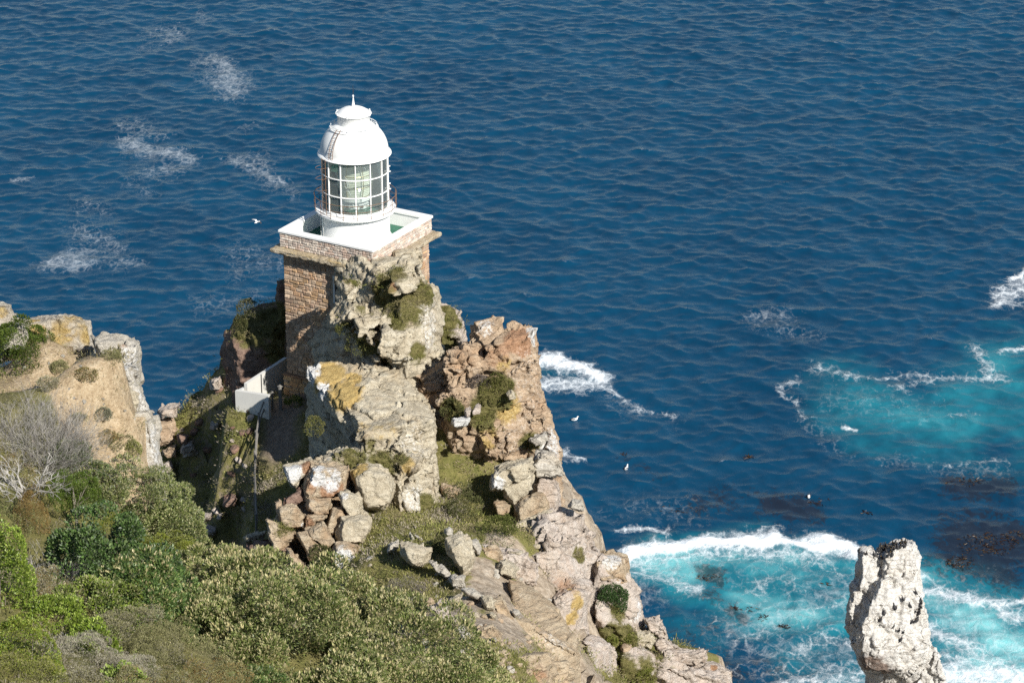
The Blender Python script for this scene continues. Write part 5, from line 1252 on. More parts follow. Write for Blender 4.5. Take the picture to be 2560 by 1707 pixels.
# murette base ring and glazing bars
NM = 14; A0 = math.radians(-90) + math.radians(4.1) - THETA
ZT = 10.74; RG = 1.83
bm = bmesh.new(); bm_lathe(bm, [(1.78, ZT), (1.88, ZT), (1.88, ZT + .10), (1.84, ZT + .13), (1.78, ZT + .13)], 72, close=True)
lf = from_bm('lantern_frame', bm, WHITE_RUST, light)
for k in range(NM):
    a = A0 + 2 * PI * k / NM; x, y = RG * math.cos(a), RG * math.sin(a)
    bm = bmesh.new(); bm_box(bm, (0, 0, 0), (.07, .052, 2.98)); bmesh.ops.transform(bm, matrix=Matrix.Translation((x, y, ZT + .13 + 1.49)) @ Matrix.Rotation(a, 4, 'Z'), verts=bm.verts)
    from_bm('mullion', bm, WHITE, lf)
for z_ in (11.83, 12.83):
    bm = bmesh.new(); bm_tube(bm, circle(RG + .006, z_, 84), .034, 6, True); from_bm('glazing_bar', bm, WHITE, lf)
bm = bmesh.new()
v0 = [bm.verts.new((1.80 * math.cos(A0 + 2 * PI * k / NM), 1.80 * math.sin(A0 + 2 * PI * k / NM), ZT + .12)) for k in range(NM)]
v1 = [bm.verts.new((v.co.x, v.co.y, 13.86)) for v in v0]
for k in range(NM): bm.faces.new((v0[k], v0[(k + 1) % NM], v1[(k + 1) % NM], v1[k]))
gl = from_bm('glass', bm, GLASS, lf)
# inner floor of the lantern : green
bm = bmesh.new(); bm_lathe(bm, [(0, ZT + .02), (1.70, ZT + .02), (1.70, ZT + .05), (0, ZT + .05)], 48); from_bm('lantern_floor', bm, GREENROOF, light)
# lens : stacked prism rings, brass frame, pedestal
prof = []
for k in range(40):
    f_ = k / 39; z_ = 11.45 + 2.15 * f_
    r_ = .92 * math.sqrt(max(0.05, 1 - ((f_ - .42) / .70) ** 2)) 
    prof.append((r_ + (.025 if k % 2 else -.015), z_))
bm = bmesh.new(); bm_lathe(bm, prof, 64); ln = from_bm('lens', bm, LENS, light)
bm = bmesh.new()
for f_ in (.0, .28, .58, .99):
    r_ = .92 * math.sqrt(max(0.05, 1 - ((f_ - .42) / .70) ** 2)) + .03
    bm_tube(bm, circle(r_, 11.45 + 2.15 * f_, 48), .022, 6, True)
for k in range(6):
    a = 2 * PI * k / 6 + .55; pts = []
    for q_ in range(12):
        f_ = q_ / 11; r_ = .93 * math.sqrt(max(0.05, 1 - ((f_ - .42) / .70) ** 2)) + .03
        pts.append((r_ * math.cos(a), r_ * math.sin(a), 11.45 + 2.15 * f_))
    bm_tube(bm, pts, .02, 6)
from_bm('lens_frame', bm, BRASS, ln)
bull = math.radians(-128) - THETA          # bull's eye panel towards the camera's left
bm = bmesh.new()
cx, cy = .97 * math.cos(bull), .97 * math.sin(bull); ux, uy = -math.sin(bull), math.cos(bull)
for R_ in (.11, .30, .42): bm_tube(bm, [(cx + ux * R_ * math.cos(q), cy + uy * R_ * math.cos(q), 12.28 + R_ * math.sin(q)) for q in np.linspace(0, 2 * PI, 33)[:-1]], .018, 6, True)
for k in range(6):
    q = k * PI / 3 + .3; c_, s_ = math.cos(q), math.sin(q)
    bm_tube(bm, [(cx + ux * .11 * c_, cy + uy * .11 * c_, 12.28 + .11 * s_), (cx + ux * .75 * c_, cy + uy * .75 * c_, 12.28 + .75 * s_)], .016, 6)
from_bm('bullseye', bm, WHITE, ln)
bm = bmesh.new(); bm_lathe(bm, [(0, 10.8), (.75, 10.8), (.75, 10.95), (.45, 11.0), (.45, 11.2), (.86, 11.24), (.86, 11.42), (0, 11.43)], 40)
pe = from_bm('lens_pedestal', bm, WHITE, light)
for k in range(12):
    a = 2 * PI * k / 12; bm = bmesh.new(); bm_box(bm, (0, 0, 0), (.03, .14, .13))
    bmesh.ops.transform(bm, matrix=Matrix.Translation((.80 * math.cos(a), .80 * math.sin(a), 10.93)) @ Matrix.Rotation(a, 4, 'Z'), verts=bm.verts)
    from_bm('pedestal_block', bm, DARKMETAL if k % 2 else WHITE, pe)
bm = bmesh.new()
for k in range(3):
    a = 2 * PI * k / 3 + .9; bm_tube(bm, [(.7 * math.cos(a), .7 * math.sin(a), 10.95), (.3 * math.cos(a), .3 * math.sin(a), 11.5)], .035, 6)
from_bm('pedestal_strut', bm, WHITE, pe)
# dome
ZE = 13.82
prof = [(1.78, ZE - .02), (1.97, ZE - .02), (2.00, ZE + .01), (1.99, ZE + .04), (1.90, ZE + .09), (1.86, ZE + .12)]
for k in range(0, 15):
    q = k / 14 * 1.02
    prof.append((1.84 * math.cos(q) ** .92 if False else 1.85 * math.cos(q), ZE + .14 + 1.50 * math.sin(q) / math.sin(1.02) * (1 - .0)))
prof += [(.93, 15.47), (.90, 15.5), (.80, 15.5)]
bm = bmesh.new(); bm_lathe(bm, prof, 96); dome = from_bm('dome', bm, WHITE, light, smooth=True)
bm = bmesh.new(); bm_tube(bm, circle(1.985, ZE + .0, 96), .028, 6, True); from_bm('eave_gutter', bm, WHITE_RUST, dome)
bm = bmesh.new(); bm_lathe(bm, [(1.30, 15.26), (1.34, 15.27), (1.33, 15.30), (1.28, 15.31)], 72, close=True); from_bm('dome_seam', bm, WHITE, dome)
# ring handrail round the top of the dome on little stanchions
bm = bmesh.new(); bm_tube(bm, circle(1.24, 15.45, 72), .022, 6, True)
for k in range(10):
    a = 2 * PI * k / 10; bm_tube(bm, [(1.24 * math.cos(a), 1.24 * math.sin(a), 15.28), (1.24 * math.cos(a), 1.24 * math.sin(a), 15.47)], .02, 6)
from_bm('ring_rail', bm, WHITE, dome)
# ladder over the dome
la = math.radians(-90 - 38) - THETA
def dome_pt(q, off, side):
    r_ = 1.85 * math.cos(q) + off * math.cos(q); z_ = ZE + .14 + 1.50 * math.sin(q) / math.sin(1.02) + off * math.sin(q)
    return (r_ * math.cos(la) - side * math.sin(la), r_ * math.sin(la) + side * math.cos(la), z_)
bm = bmesh.new()
for s_ in (-.13, .13): bm_tube(bm, [dome_pt(q, .09, s_) for q in np.linspace(-.02, .90, 10)], .016, 6)
for q in np.linspace(0.02, .86, 9): bm_tube(bm, [dome_pt(q, .09, -.13), dome_pt(q, .09, .13)], .012, 6)
from_bm('dome_ladder', bm, RUSTY, dome)
# ventilator
bm = bmesh.new(); bm_lathe(bm, [(.88, 15.42), (.88, 15.98), (.93, 16.0), (.95, 16.03), (.94, 16.07), (.88, 16.10), (.80, 16.18), (.62, 16.29), (.40, 16.38), (.18, 16.43), (.09, 16.45), (0, 16.46)], 72)
ve = from_bm('ventilator', bm, WHITE, light, smooth=True)
bm = bmesh.new(); bm_tube(bm, circle(.955, 16.06, 72), .026, 6, True)
for k in range(8):
    a = 2 * PI * k / 8 + .2; bm_tube(bm, [(.95 * math.cos(a), .95 * math.sin(a), 16.0), (.95 * math.cos(a), .95 * math.sin(a), 16.16)], .03, 6)
from_bm('ventilator_rim', bm, WHITE, ve)
bm = bmesh.new(); bm_lathe(bm, [(.12, 16.42), (.075, 16.55), (.045, 16.78), (.03, 16.98), (.05, 17.0), (.05, 17.04), (.02, 17.06), (.012, 17.1)], 20); fi = from_bm('finial', bm, WHITE_RUST, ve, smooth=True)
bm = bmesh.new(); bm_tube(bm, [(0, 0, 17.05), (0, 0, 17.6)], .011, 6); bm_tube(bm, [(0, 0, 17.15), (.06, .03, 17.42)], .008, 5)
from_bm('lightning_rod', bm, DARKMETAL, light)
# ladder up the drum and the left of the glazing, with hoops
lb = math.radians(-90 - 62) - THETA
def pol(r_, side, z_, a=lb): return (r_ * math.cos(a) - side * math.sin(a), r_ * math.sin(a) + side * math.cos(a), z_)
bm = bmesh.new()
for s_ in (-.17, .17): bm_tube(bm, [pol(2.02, s_, 8.95), pol(2.02, s_, 10.5)], .018, 6)
for z_ in np.arange(9.1, 10.5, .22): bm_tube(bm, [pol(2.02, -.17, z_), pol(2.02, .17, z_)], .012, 6)
from_bm('drum_ladder', bm, plain('pale_grey_metal', (.5, .5, .48), .5), light)
lc = math.radians(-90 - 52) - THETA
bm = bmesh.new()
for s_ in (-.16, .16): bm_tube(bm, [pol(2.03, s_, 10.75, lc), pol(2.03, s_, 13.9, lc)], .015, 6)
for z_ in np.arange(10.95, 13.9, .24): bm_tube(bm, [pol(2.03, -.16, z_, lc), pol(2.03, .16, z_, lc)], .011, 6)
for z_ in (12.2, 12.85, 13.45): bm_tube(bm, [pol(2.03 + .5 * math.sin(q), -.3 * math.cos(q), z_, lc) for q in np.linspace(0, PI, 12)], .011, 5)
from_bm('lantern_ladder', bm, RUSTY, light)
# drain pipe / inspection pieces on the right of the glazing
bm = bmesh.new()
for z_ in (11.83, 12.83):
    for k in (3, 4):
        a = A0 + 2 * PI * k / NM; bm_tube(bm, [(1.86 * math.cos(a), 1.86 * math.sin(a), z_), (1.98 * math.cos(a), 1.98 * math.sin(a), z_ + .02)], .035, 6)
from_bm('handhold', bm, WHITE, lf)

# ------------------------------------------------------------------ low white wall, handrail
def wall_run(bm, pts, h, w, foot=1.2):
    """vertical wall through ground points (x,y,z) with a top h above"""
    for a, b in zip(pts[:-1], pts[1:]):
        a, b = Vector(a), Vector(b); d = (b - a); d.z = 0; n = Vector((-d.y, d.x, 0)).normalized() * w / 2
        q = []
        for p in (a, b):
            for s in (-1, 1): q.append((p + s * n - Vector((0, 0, foot)), p + s * n + Vector((0, 0, h))))
        v = [bm.verts.new(x) for pr in q for x in pr]     # a- lo, a- hi, a+ lo, a+ hi, b- ...
        for f in ((0, 4, 5, 1), (2, 3, 7, 6), (1, 5, 7, 3), (0, 1, 3, 2), (4, 6, 7, 5), (0, 2, 6, 4)): bm.faces.new([v[i] for i in f])
fz = G0[2] - ZG
wp = []
for px, py, z in [(675, 1031, fz + .02), (592, 1018, fz - .1), (616, 1010, fz + .0), (683, 966, fz + .05), (716, 944, fz + .05)]:
    p = Pz(px, py, z); wp.append((p[0], p[1], z))
wv = empty('boundary_wall', wp[1], 'low angled white wall enclosing the yard on the left of the tower', 'wall')
bm = bmesh.new(); wall_run(bm, wp[:2], 1.05, .22); 
for v in bm.verts: v.co -= Vector(wp[1])
from_bm('front_wall', bm, WALLW, wv)
bm = bmesh.new(); wall_run(bm, wp[2:4], 1.25, .20); wall_run(bm, [tuple(Vector(wp[3]) + (Vector(wp[4]) - Vector(wp[3])) * .02), wp[4]], 1.247, .20)
for v in bm.verts: v.co -= Vector(wp[1])
from_bm('back_wall', bm, WALLW, wv)
bm = bmesh.new(); wall_run(bm, [tuple(Vector(wp[1]) + Vector((.14, .12, 0))), tuple(Vector(wp[2]) - Vector((.11, .0, 0)))], 1.0, .20)
for v in bm.verts: v.co -= Vector(wp[1])
from_bm('corner_wall', bm, WALLW, wv)
bm = bmesh.new(); p_ = Pz(655, 990, fz); bm_tube(bm, [p_ - np.array(wp[1]), p_ - np.array(wp[1]) + np.array([0, 0, 1.3])], .03, 6)
from_bm('drain_pipe', bm, DARKMETAL, wv)

WOOD = plain('weathered_grey_timber', (.17, .16, .145), .85, nscale=9)
rail_px = [(682, 1022), (664, 1030), (648, 1075), (641, 1120), (638, 1170), (637, 1225), (638, 1280), (641, 1330)]
rp = []
for px, py in rail_px:
    p, n_ = hit(px, py); rp.append(p)
hr = empty('handrail', rp[-1], 'long weathered grey timber handrail beside the shaded path to the tower', 'handrail')
b0 = rp[-1]
for i, p in enumerate(rp):
    bm = bmesh.new(); bm_tube(bm, [p - b0 + [0, 0, -.4], p - b0 + [0, 0, 1.05]], .06, 6)
    from_bm('railing_post', bm, WOOD, hr)
for h_ in (1.0, .55):
    bm = bmesh.new(); bm_tube(bm, [p - b0 + np.array([.05, 0, h_]) for p in rp], .05, 6); from_bm('top_rail' if h_ > .8 else 'lower_rail', bm, WOOD, hr)
# second handrail on the other edge of the path start
bm = bmesh.new()
g = empty('gate_post', rp[0] + np.array([.45, -.2, 0]), 'dark timber gate post at the near end of the low white wall', 'post')
bm_box(bm, (0, 0, .6), (.18, .18, 1.6)); bmesh.ops.bevel(bm, geom=bm.edges[:], offset=.02, segments=1, affect='EDGES'); from_bm('shaft', bm, WOOD, g)
bm = bmesh.new(); bm_lathe(bm, [(.15, 1.41), (.15, 1.45), (0, 1.56)], 4); from_bm('post_cap', bm, WOOD, g)
# weathered grey screen boards right behind it
# ------------------------------------------------------------------ plants
def leaf_mat(name, rough=0.5, trans=0.3, spec=0.3):
    m = NT(name); a = m.attr('col')
    m.fin(a.outputs['Color'], rough, None, spec)
    if trans:
        tr = m.n('ShaderNodeBsdfTranslucent'); m.l(a.outputs['Color'], tr.inputs[0])
        mx = m.n('ShaderNodeMixShader'); mx.inputs[0].default_value = trans
        m.l(m.bsdf.outputs[0], mx.inputs[1]); m.l(tr.outputs[0], mx.inputs[2]); m.l(mx.outputs[0], m.out.inputs[0])
    return m.m
LEAF = leaf_mat('leaves', 0.42, 0.33, 0.4)
DRY = leaf_mat('dry_stems', 0.85, 0.1, 0.1)
TUFT = leaf_mat('low_turf', 0.8, 0.2, 0.1)
BARK = plain('bark', (.20, .17, .14), .9, nscale=12)

def unit(v): return v / (np.linalg.norm(v, axis=-1, keepdims=True) + 1e-9)
def leaves(cen, d, L, W, r, fold=0.25):
    """one bent four cornered leaf per centre, along d"""
    n = len(cen)
    side = unit(np.cross(d, r.normal(size=(n, 3))))
    nor = unit(np.cross(side, d))
    L = np.broadcast_to(L, (n,))[:, None]; W = np.broadcast_to(W, (n,))[:, None]
    base = cen; tip = cen + d * L - nor * L * 0.08
    mid = cen + d * L * 0.55 + nor * W * fold
    V = np.stack([base, mid - side * W * .5, tip, mid + side * W * .5], 1).reshape(-1, 3)
    F = np.arange(n * 4).reshape(n, 4)
    return V, F

def crown_pts(c, rad, n, r, lump=0.26, nl=None, lo=-0.35):
    """points and outward directions on many small lumps that cover an ellipsoid"""
    nl = nl or int(26 / lump * .5)
    u = unit(r.normal(size=(nl * 3, 3))); u = u[u[:, 2] > lo][:nl]
    lc = u * r.uniform(.72, .98, (len(u), 1))
    lr = lump * r.uniform(.7, 1.35, len(u))
    k = r.integers(len(u), size=n)
    o = unit(r.normal(size=(n, 3)) + u[k] * .9)
    p = (lc[k] + o * (lr[k] * r.uniform(.55, 1.0, n) ** .5)[:, None])
    P_ = c + p * rad
    out = unit(o / np.array(rad) * np.mean(rad))
    return P_, out, k, r.uniform(.78, 1.22, len(u))[k]

def colours(n, pal, r, wts=None, var=.15):
    pal = np.array(pal); k = r.choice(len(pal), n, p=wts)
    return pal[k] * (1 + r.normal(0, var, (n, 1)))

def bush(name, label, cat, px, py, t, rx, ry, n, L, W, pal, seed, lump=.26, up=.35, mat=None, blossom=None, rz=.9, stems=5, wts=None, group=None, tipshare=0.0, tippal=None, lo=-.55, loose=.5, stemcol=None, deep=.35, ahead=0.0):
    r = np.random.default_rng(seed); s = t / FPX
    if t < 80:
        th = tg(px, py + ry * .35, t)
        if abs(th - t) < 14: t = th - ry * .3 * t / FPX - ahead; s = t / FPX
    py = py + ry * deep; ry = ry * (1 + deep)
    c = P(px, py, t); rad = np.array([rx * s, rx * s * rz, ry * s / .92])
    foot = np.array([c[0], c[1], c[2] - rad[2] * .95])
    pts, out, k, tone = crown_pts(c, rad, n, r, lump, lo=lo)
    d = unit(out + np.array([0, 0, up]) + r.normal(0, loose, (n, 3)))
    V, F = leaves(pts, d, L * r.uniform(.7, 1.25, n), W * r.uniform(.7, 1.25, n), r)
    col = colours(n, pal, r, wts) * tone[:, None]
    o = empty(name, foot, label, cat, group=group)
    me = mesh_np('foliage', V - foot, F, np.repeat(np.clip(col, 0.004, .9), 4, 0))
    link('foliage', me, mat or LEAF, o)
    if blossom:
        bn, bh, bw, bpal, nm = blossom
        sel = r.choice(len(pts), bn * 3, replace=True); sel = sel[(out[sel, 2] > -.1)][:bn]
        q = pts[sel] + out[sel] * .03; m_ = len(q)
        axis = unit(out[sel] * .5 + np.array([0, 0, 1.0]) + r.normal(0, .15, (m_, 3)))
        Vs, Fs, Cs = [], [], []; b = 0
        for rep in range(3):
            v, f = leaves(q + r.normal(0, .012, q.shape), unit(axis + r.normal(0, .18, axis.shape)), bh * r.uniform(.6, 1.2, m_), bw * r.uniform(.7, 1.2, m_), r, .1)
            Vs.append(v); Fs.append(f + b); b += len(v); Cs.append(np.repeat(colours(m_, bpal, r), 4, 0))
        link(nm, mesh_np(nm, np.concatenate(Vs) - foot, np.concatenate(Fs), np.clip(np.concatenate(Cs), 0, 1)), TUFT, o)
    if stems:
        bm = bmesh.new()
        for i in range(stems):
            a = r.uniform(0, 2 * PI); e = np.array([math.cos(a) * rad[0] * .6, math.sin(a) * rad[1] * .6, rad[2] * r.uniform(.7, 1.35)])
            mid = e * .5 + r.normal(0, .1, 3) * rad
            bm_tube(bm, [np.array([0, 0, -.5]), mid * [.5, .5, .8], mid, e], [.03, .022, .016, .006], 5)
        from_bm('stem', bm, BARK, o)
    return o

GREEN_D = [(0.071,0.128,0.033),(0.095,0.171,0.044),(0.055,0.103,0.029),(0.133,0.205,0.059),(0.188,0.256,0.103)]
GREEN_O = [(0.145,0.184,0.053),(0.198,0.233,0.069),(0.107,0.142,0.042),(0.289,0.305,0.127),(0.383,0.369,0.191)]
LIME = [(0.167,0.244,0.029),(0.220,0.297,0.040),(0.129,0.193,0.029),(0.321,0.386,0.093)]
YELG = [(.19,.22,.03),(.235,.25,.04),(.14,.175,.027),(.28,.29,.08)]
OLIVE = [(0.204,0.198,0.086),(0.252,0.240,0.119),(0.156,0.156,0.065),(0.300,0.282,0.151)]
GREY = [(0.276,0.253,0.186),(0.345,0.316,0.243),(0.207,0.190,0.140),(0.414,0.391,0.310)]
BROWN = [(.20,.13,.045),(.26,.17,.06),(.15,.10,.04),(.22,.17,.07)]
BUFF = [(0.468,0.410,0.220),(0.418,0.367,0.188),(0.527,0.475,0.283),(0.358,0.356,0.168)]

BG = 'flowering bushes along the crest of the foreground'
bush('flowering_bush', 'large leafy bush with buff flower spikes, at the bottom centre beside the tan slabs', 'bush', 1010, 1680, 63, 245, 150, 34000, .085, .030, GREEN_O, 301, lump=.20, blossom=(3230, .09, .034, BUFF, 'flower_spikes'), wts=[.3,.25,.2,.15,.1])
bush('flowering_bush', 'leafy bush with buff flower spikes, left neighbour of the large one at the bottom centre', 'bush', 720, 1625, 62, 205, 165, 26000, .085, .030, GREEN_O, 302, lump=.21, blossom=(2295, .09, .034, BUFF, 'flower_spikes'), wts=[.3,.25,.2,.15,.1])
bush('flowering_bush', 'spreading bush with buff spikes right below the heaped boulders', 'bush', 690, 1500, 67, 230, 92, 26000, .085, .030, GREEN_O, 303, lump=.21, blossom=(2295, .09, .034, BUFF, 'flower_spikes'), wts=[.3,.25,.2,.15,.1])
bush('flowering_bush', 'smaller buff spiked bush on the crest between dark bush and boulder heap', 'bush', 520, 1455, 67.5, 120, 75, 13000, .085, .030, GREEN_O, 304, lump=.26, blossom=(1105, .09, .034, BUFF, 'flower_spikes'))
bush('flowering_bush', 'dark green bush with few buff spikes in the middle of the foreground scrub', 'bush', 360, 1500, 65, 130, 95, 15000, .085, .032, GREEN_D + GREEN_O[:2], 305, lump=.26, blossom=(510, .09, .034, BUFF, 'flower_spikes'))
bush('flowering_bush', 'low buff spiked bush reaching furthest right towards the tan slabs', 'bush', 1170, 1745, 63, 110, 70, 9000, .085, .030, GREEN_O, 306, lump=.26, blossom=(816, .09, .034, BUFF, 'flower_spikes'))
bush('glossy_bush', 'dark glossy green bush in the middle left of the foreground', 'bush', 270, 1400, 68, 155, 135, 20000, .08, .05, GREEN_D + [(.13,.17,.10)], 311, lump=.26, up=.5)
bush('leafy_bush', 'silvery green broad bush on the crest below the white cliff edge', 'bush', 320, 1265, 71.5, 175, 95, 22000, .075, .033, GREEN_O + [(.22,.235,.14)], 312, lump=.2)
bush('leafy_bush', 'grey green bush at the right end of the crest above the dark valley', 'bush', 430, 1370, 70, 95, 100, 11000, .075, .033, GREEN_O, 313, lump=.25)
bush('leafy_bush', 'dark leafy bush just under the dry grey bush', 'bush', 180, 1175, 72.5, 80, 50, 7000, .07, .033, GREEN_O + GREEN_D, 314, lump=.28)
bush('fine_leaved_shrub', 'yellow green fine leaved shrub between the dark glossy and flowering bushes', 'shrub', 410, 1390, 67, 100, 48, 15000, .035, .018, YELG, 321, lump=.2, up=.8, ahead=1.6)
bush('fine_leaved_shrub', 'small yellow green shrub at the foot of the larger yellow green one', 'shrub', 365, 1448, 65.5, 42, 26, 4000, .035, .018, YELG, 322, lump=.28, up=.8, ahead=1.6)
bush('fine_leaved_shrub', 'bright green fine leaved shrub nestled below the dry grey bush', 'shrub', 185, 1222, 70, 62, 38, 8000, .035, .018, [(.10,.16,.02),(.12,.18,.025),(.08,.12,.02)], 323, lump=.22, up=.8, ahead=1.6)
bush('fine_leaved_shrub', 'yellow green shrub in a gap of the dark glossy bush', 'shrub', 280, 1325, 66.5, 55, 32, 6000, .035, .018, YELG, 324, lump=.25, up=.8, ahead=1.6)
bush('lime_leaved_shrub', 'tall lime green round leaved shrub at the left border', 'shrub', 15, 1440, 56, 72, 120, 6500, .06, .04, LIME, 331, lump=.26, up=.7)
bush('lime_leaved_shrub', 'lime green shrub trailing diagonally from the left border to the grey heather', 'shrub', 130, 1545, 54, 80, 45, 4200, .06, .036, LIME, 332, lump=.28, up=.8)
bush('lime_leaved_shrub', 'lime green shrub at the lower end of the diagonal trail', 'shrub', 235, 1600, 53, 62, 36, 3200, .06, .036, LIME, 333, lump=.3, up=.8)
bush('lime_leaved_shrub', 'yellowish green dense shrub low on the left border', 'shrub', 55, 1625, 51, 95, 72, 9000, .04, .026, YELG + LIME, 334, lump=.24, up=.7)
bush('lime_leaved_shrub', 'lime green sprig with big leaves at the bottom edge', 'shrub', 308, 1695, 49, 42, 26, 650, .075, .045, [(.22,.30,.06),(.28,.34,.10),(.18,.25,.04)], 335, lump=.4, up=1.2, stems=3)
bush('lime_leaved_shrub', 'small pale lime sprig in the grey heather', 'shrub', 352, 1655, 52, 26, 22, 420, .06, .036, [(.22,.30,.06),(.28,.34,.10)], 336, lump=.4, up=1.2, stems=3)
bush('heath_shrub', 'olive grey heath shrub in front of the middle flowering bush', 'shrub', 440, 1640, 57, 145, 75, 26000, .03, .012, OLIVE, 341, lump=.18, up=1.0, mat=TUFT, loose=.8)
bush('heath_shrub', 'olive heath shrub with rusty tips at the bottom edge', 'shrub', 520, 1725, 54, 120, 60, 15000, .03, .012, OLIVE + BROWN, 342, lump=.2, up=1.0, mat=TUFT, loose=.8)
bush('heath_shrub', 'grey leafless heather strip below the lime green trail', 'shrub', 200, 1640, 53.5, 100, 45, 14000, .045, .006, GREY, 343, lump=.2, up=1.1, mat=DRY, loose=.9)
bush('heath_shrub', 'grey heather beside the pale lime sprig', 'shrub', 320, 1675, 52, 80, 34, 10000, .045, .006, GREY, 344, lump=.22, up=1.1, mat=DRY, loose=.9)
bush('heath_shrub', 'pale olive shrub in the bottom left corner', 'shrub', 40, 1705, 48.5, 130, 45, 15000, .03, .012, OLIVE + YELG, 345, lump=.2, up=.9, mat=TUFT, loose=.8)
bush('heath_shrub', 'thin olive shrub along the bottom edge left of the big sprig', 'shrub', 200, 1725, 49, 110, 38, 11000, .03, .011, OLIVE + GREY, 346, lump=.2, up=.9, mat=TUFT, loose=.8)
bush('heath_shrub', 'grey olive shrub at the left border above the tall lime shrub', 'shrub', 15, 1285, 63, 65, 55, 9000, .035, .014, OLIVE + GREEN_O[:2], 347, lump=.25, up=.8, mat=TUFT, loose=.8)
bush('heath_shrub', 'golden brown shrub left of the dark glossy bush', 'shrub', 78, 1295, 64, 44, 66, 9000, .035, .012, BROWN, 348, lump=.25, up=.8, mat=TUFT, loose=.8)
bush('heath_shrub', 'dark green bushlet under the large bush at the bottom edge', 'bush', 640, 1720, 58, 80, 40, 6000, .08, .032, GREEN_D + GREEN_O, 349, lump=.3)
bush('leafy_bush', 'bright green round bush on a bare stem at the left border by the lichen slab', 'bush', 45, 875, 76.5, 92, 62, 17000, .055, .032, [(.07,.11,.018),(.10,.145,.022),(.14,.175,.03),(.05,.08,.016)], 351, lump=.26, up=.7, stems=7)

bush('leafy_bush', 'green bush filling the hollow between dark glossy bush and lime trail', 'bush', 240, 1520, 60, 110, 60, 12000, .07, .035, GREEN_O + LIME[:2], 361, lump=.24)
bush('heath_shrub', 'broad grey olive shrub left of the olive grey heath shrub', 'shrub', 330, 1600, 57, 130, 70, 20000, .03, .012, OLIVE + GREY[:2], 362, lump=.18, up=1.0, mat=TUFT, loose=.8)
bush('flowering_bush', 'leafy green bush with a few buff spikes behind the olive grey heath shrub', 'bush', 520, 1570, 61, 140, 70, 15000, .085, .032, GREEN_O, 363, lump=.22, blossom=(850, .09, .034, BUFF, 'flower_spikes'))
bush('heath_shrub', 'wide dull olive shrub along the bottom edge under the broad grey olive one', 'shrub', 360, 1745, 50, 150, 55, 17000, .03, .012, OLIVE + BROWN[:1] + GREY[:1], 364, lump=.2, up=.9, mat=TUFT, loose=.8)
bush('heath_shrub', 'dry straw coloured shrub among the dead grey twigs', 'shrub', 130, 1480, 60, 75, 50, 10000, .035, .010, BROWN + GREY + OLIVE, 365, lump=.22, up=.9, mat=DRY, loose=.9)
bush('flowering_bush', 'buff spiked bush at the bottom edge between the dark bushlet and the large bush', 'bush', 850, 1760, 58, 150, 85, 15000, .085, .032, GREEN_O, 366, lump=.22, blossom=(1190, .09, .034, BUFF, 'flower_spikes'))
bush('heath_shrub', 'olive brown low shrub between the dry grey bush and the left border', 'shrub', 20, 1200, 68, 80, 50, 9000, .04, .014, OLIVE + BROWN + GREY, 367, lump=.22, up=.9, mat=TUFT, loose=.8)
bush('leafy_bush', 'mid green bush joining the silvery crest bush to the grey green one', 'bush', 380, 1325, 69.5, 110, 70, 11000, .075, .033, GREEN_O + GREEN_D[:2], 368, lump=.24)
bush('leafy_bush', 'pale leaved bush on the slope between the crest bush and dark under-bush', 'bush', 230, 1215, 71.8, 90, 55, 8000, .075, .033, GREEN_O + [(.22,.235,.14)], 369, lump=.26)

def twig_bush(name, label, px, py, t, rx, ry, n, seed, pal, thick=.012, spread=.8, depth=4):
    r = np.random.default_rng(seed); s = t / FPX
    c = P(px, py + ry, t); foot = c.copy()
    segs = []
    H = ry * 2 * s; Wd = rx * s
    def grow(p, d, L, rad, lev):
        q = p + d * L; segs.append((p, q, rad, rad * .7))
        if lev == 0: return
        for _ in range(int(r.integers(2, 4))):
            nd = unit(d + r.normal(0, spread * .55, 3) + np.array([0, 0, .08])); grow(q, nd, L * r.uniform(.6, .85), rad * .66, lev - 1)
    for i in range(n):
        a = r.uniform(0, 2 * PI); st = np.array([math.cos(a) * Wd * .55 * r.random(), math.sin(a) * Wd * .4 * r.random(), 0])
        d = unit(np.array([math.cos(a) * .8 * Wd / H * 2, math.sin(a) * .6, 1.0]) + r.normal(0, .3, 3))
        grow(st, d, H * r.uniform(.20, .34), thick * r.uniform(.7, 1.3), depth)
    A_ = np.array([s_[0] for s_ in segs]); B_ = np.array([s_[1] for s_ in segs]); ra = np.array([s_[2] for s_ in segs]); rb = np.array([s_[3] for s_ in segs])
    dd = unit(B_ - A_); x = unit(np.cross(dd, np.array([.3, .5, .81]))); y = np.cross(dd, x); m_ = len(A_)
    Vs = []
    for k in range(3):
        q = 2 * PI * k / 3; o_ = math.cos(q) * x + math.sin(q) * y; Vs += [A_ + o_ * ra[:, None], B_ + o_ * rb[:, None]]
    V = np.stack(Vs, 1).reshape(-1, 3); b = np.arange(m_)[:, None] * 6
    F = np.concatenate([b + np.array([[0, 2, 3, 1]]), b + np.array([[2, 4, 5, 3]]), b + np.array([[4, 0, 1, 5]])])
    col = np.repeat(colours(m_, pal, r), 6, 0)
    o = empty(name, foot, label, 'bush')
    thick_sel = ra > thick * .42
    for nm, sel in (('branches', thick_sel), ('twigs', ~thick_sel)):
        idx = np.where(sel)[0]
        if not len(idx): continue
        v = V.reshape(m_, 6, 3)[idx].reshape(-1, 3); cc = col.reshape(m_, 6, 3)[idx].reshape(-1, 3); b2 = np.arange(len(idx))[:, None] * 6
        f = np.concatenate([b2 + np.array([[0, 2, 3, 1]]), b2 + np.array([[2, 4, 5, 3]]), b2 + np.array([[4, 0, 1, 5]])])
        link(nm, mesh_np(nm, v, f, np.clip(cc, 0, 1)), DRY, o)
    return o
GREYT = [(.30,.28,.25),(.38,.36,.33),(.22,.20,.18),(.44,.42,.39)]
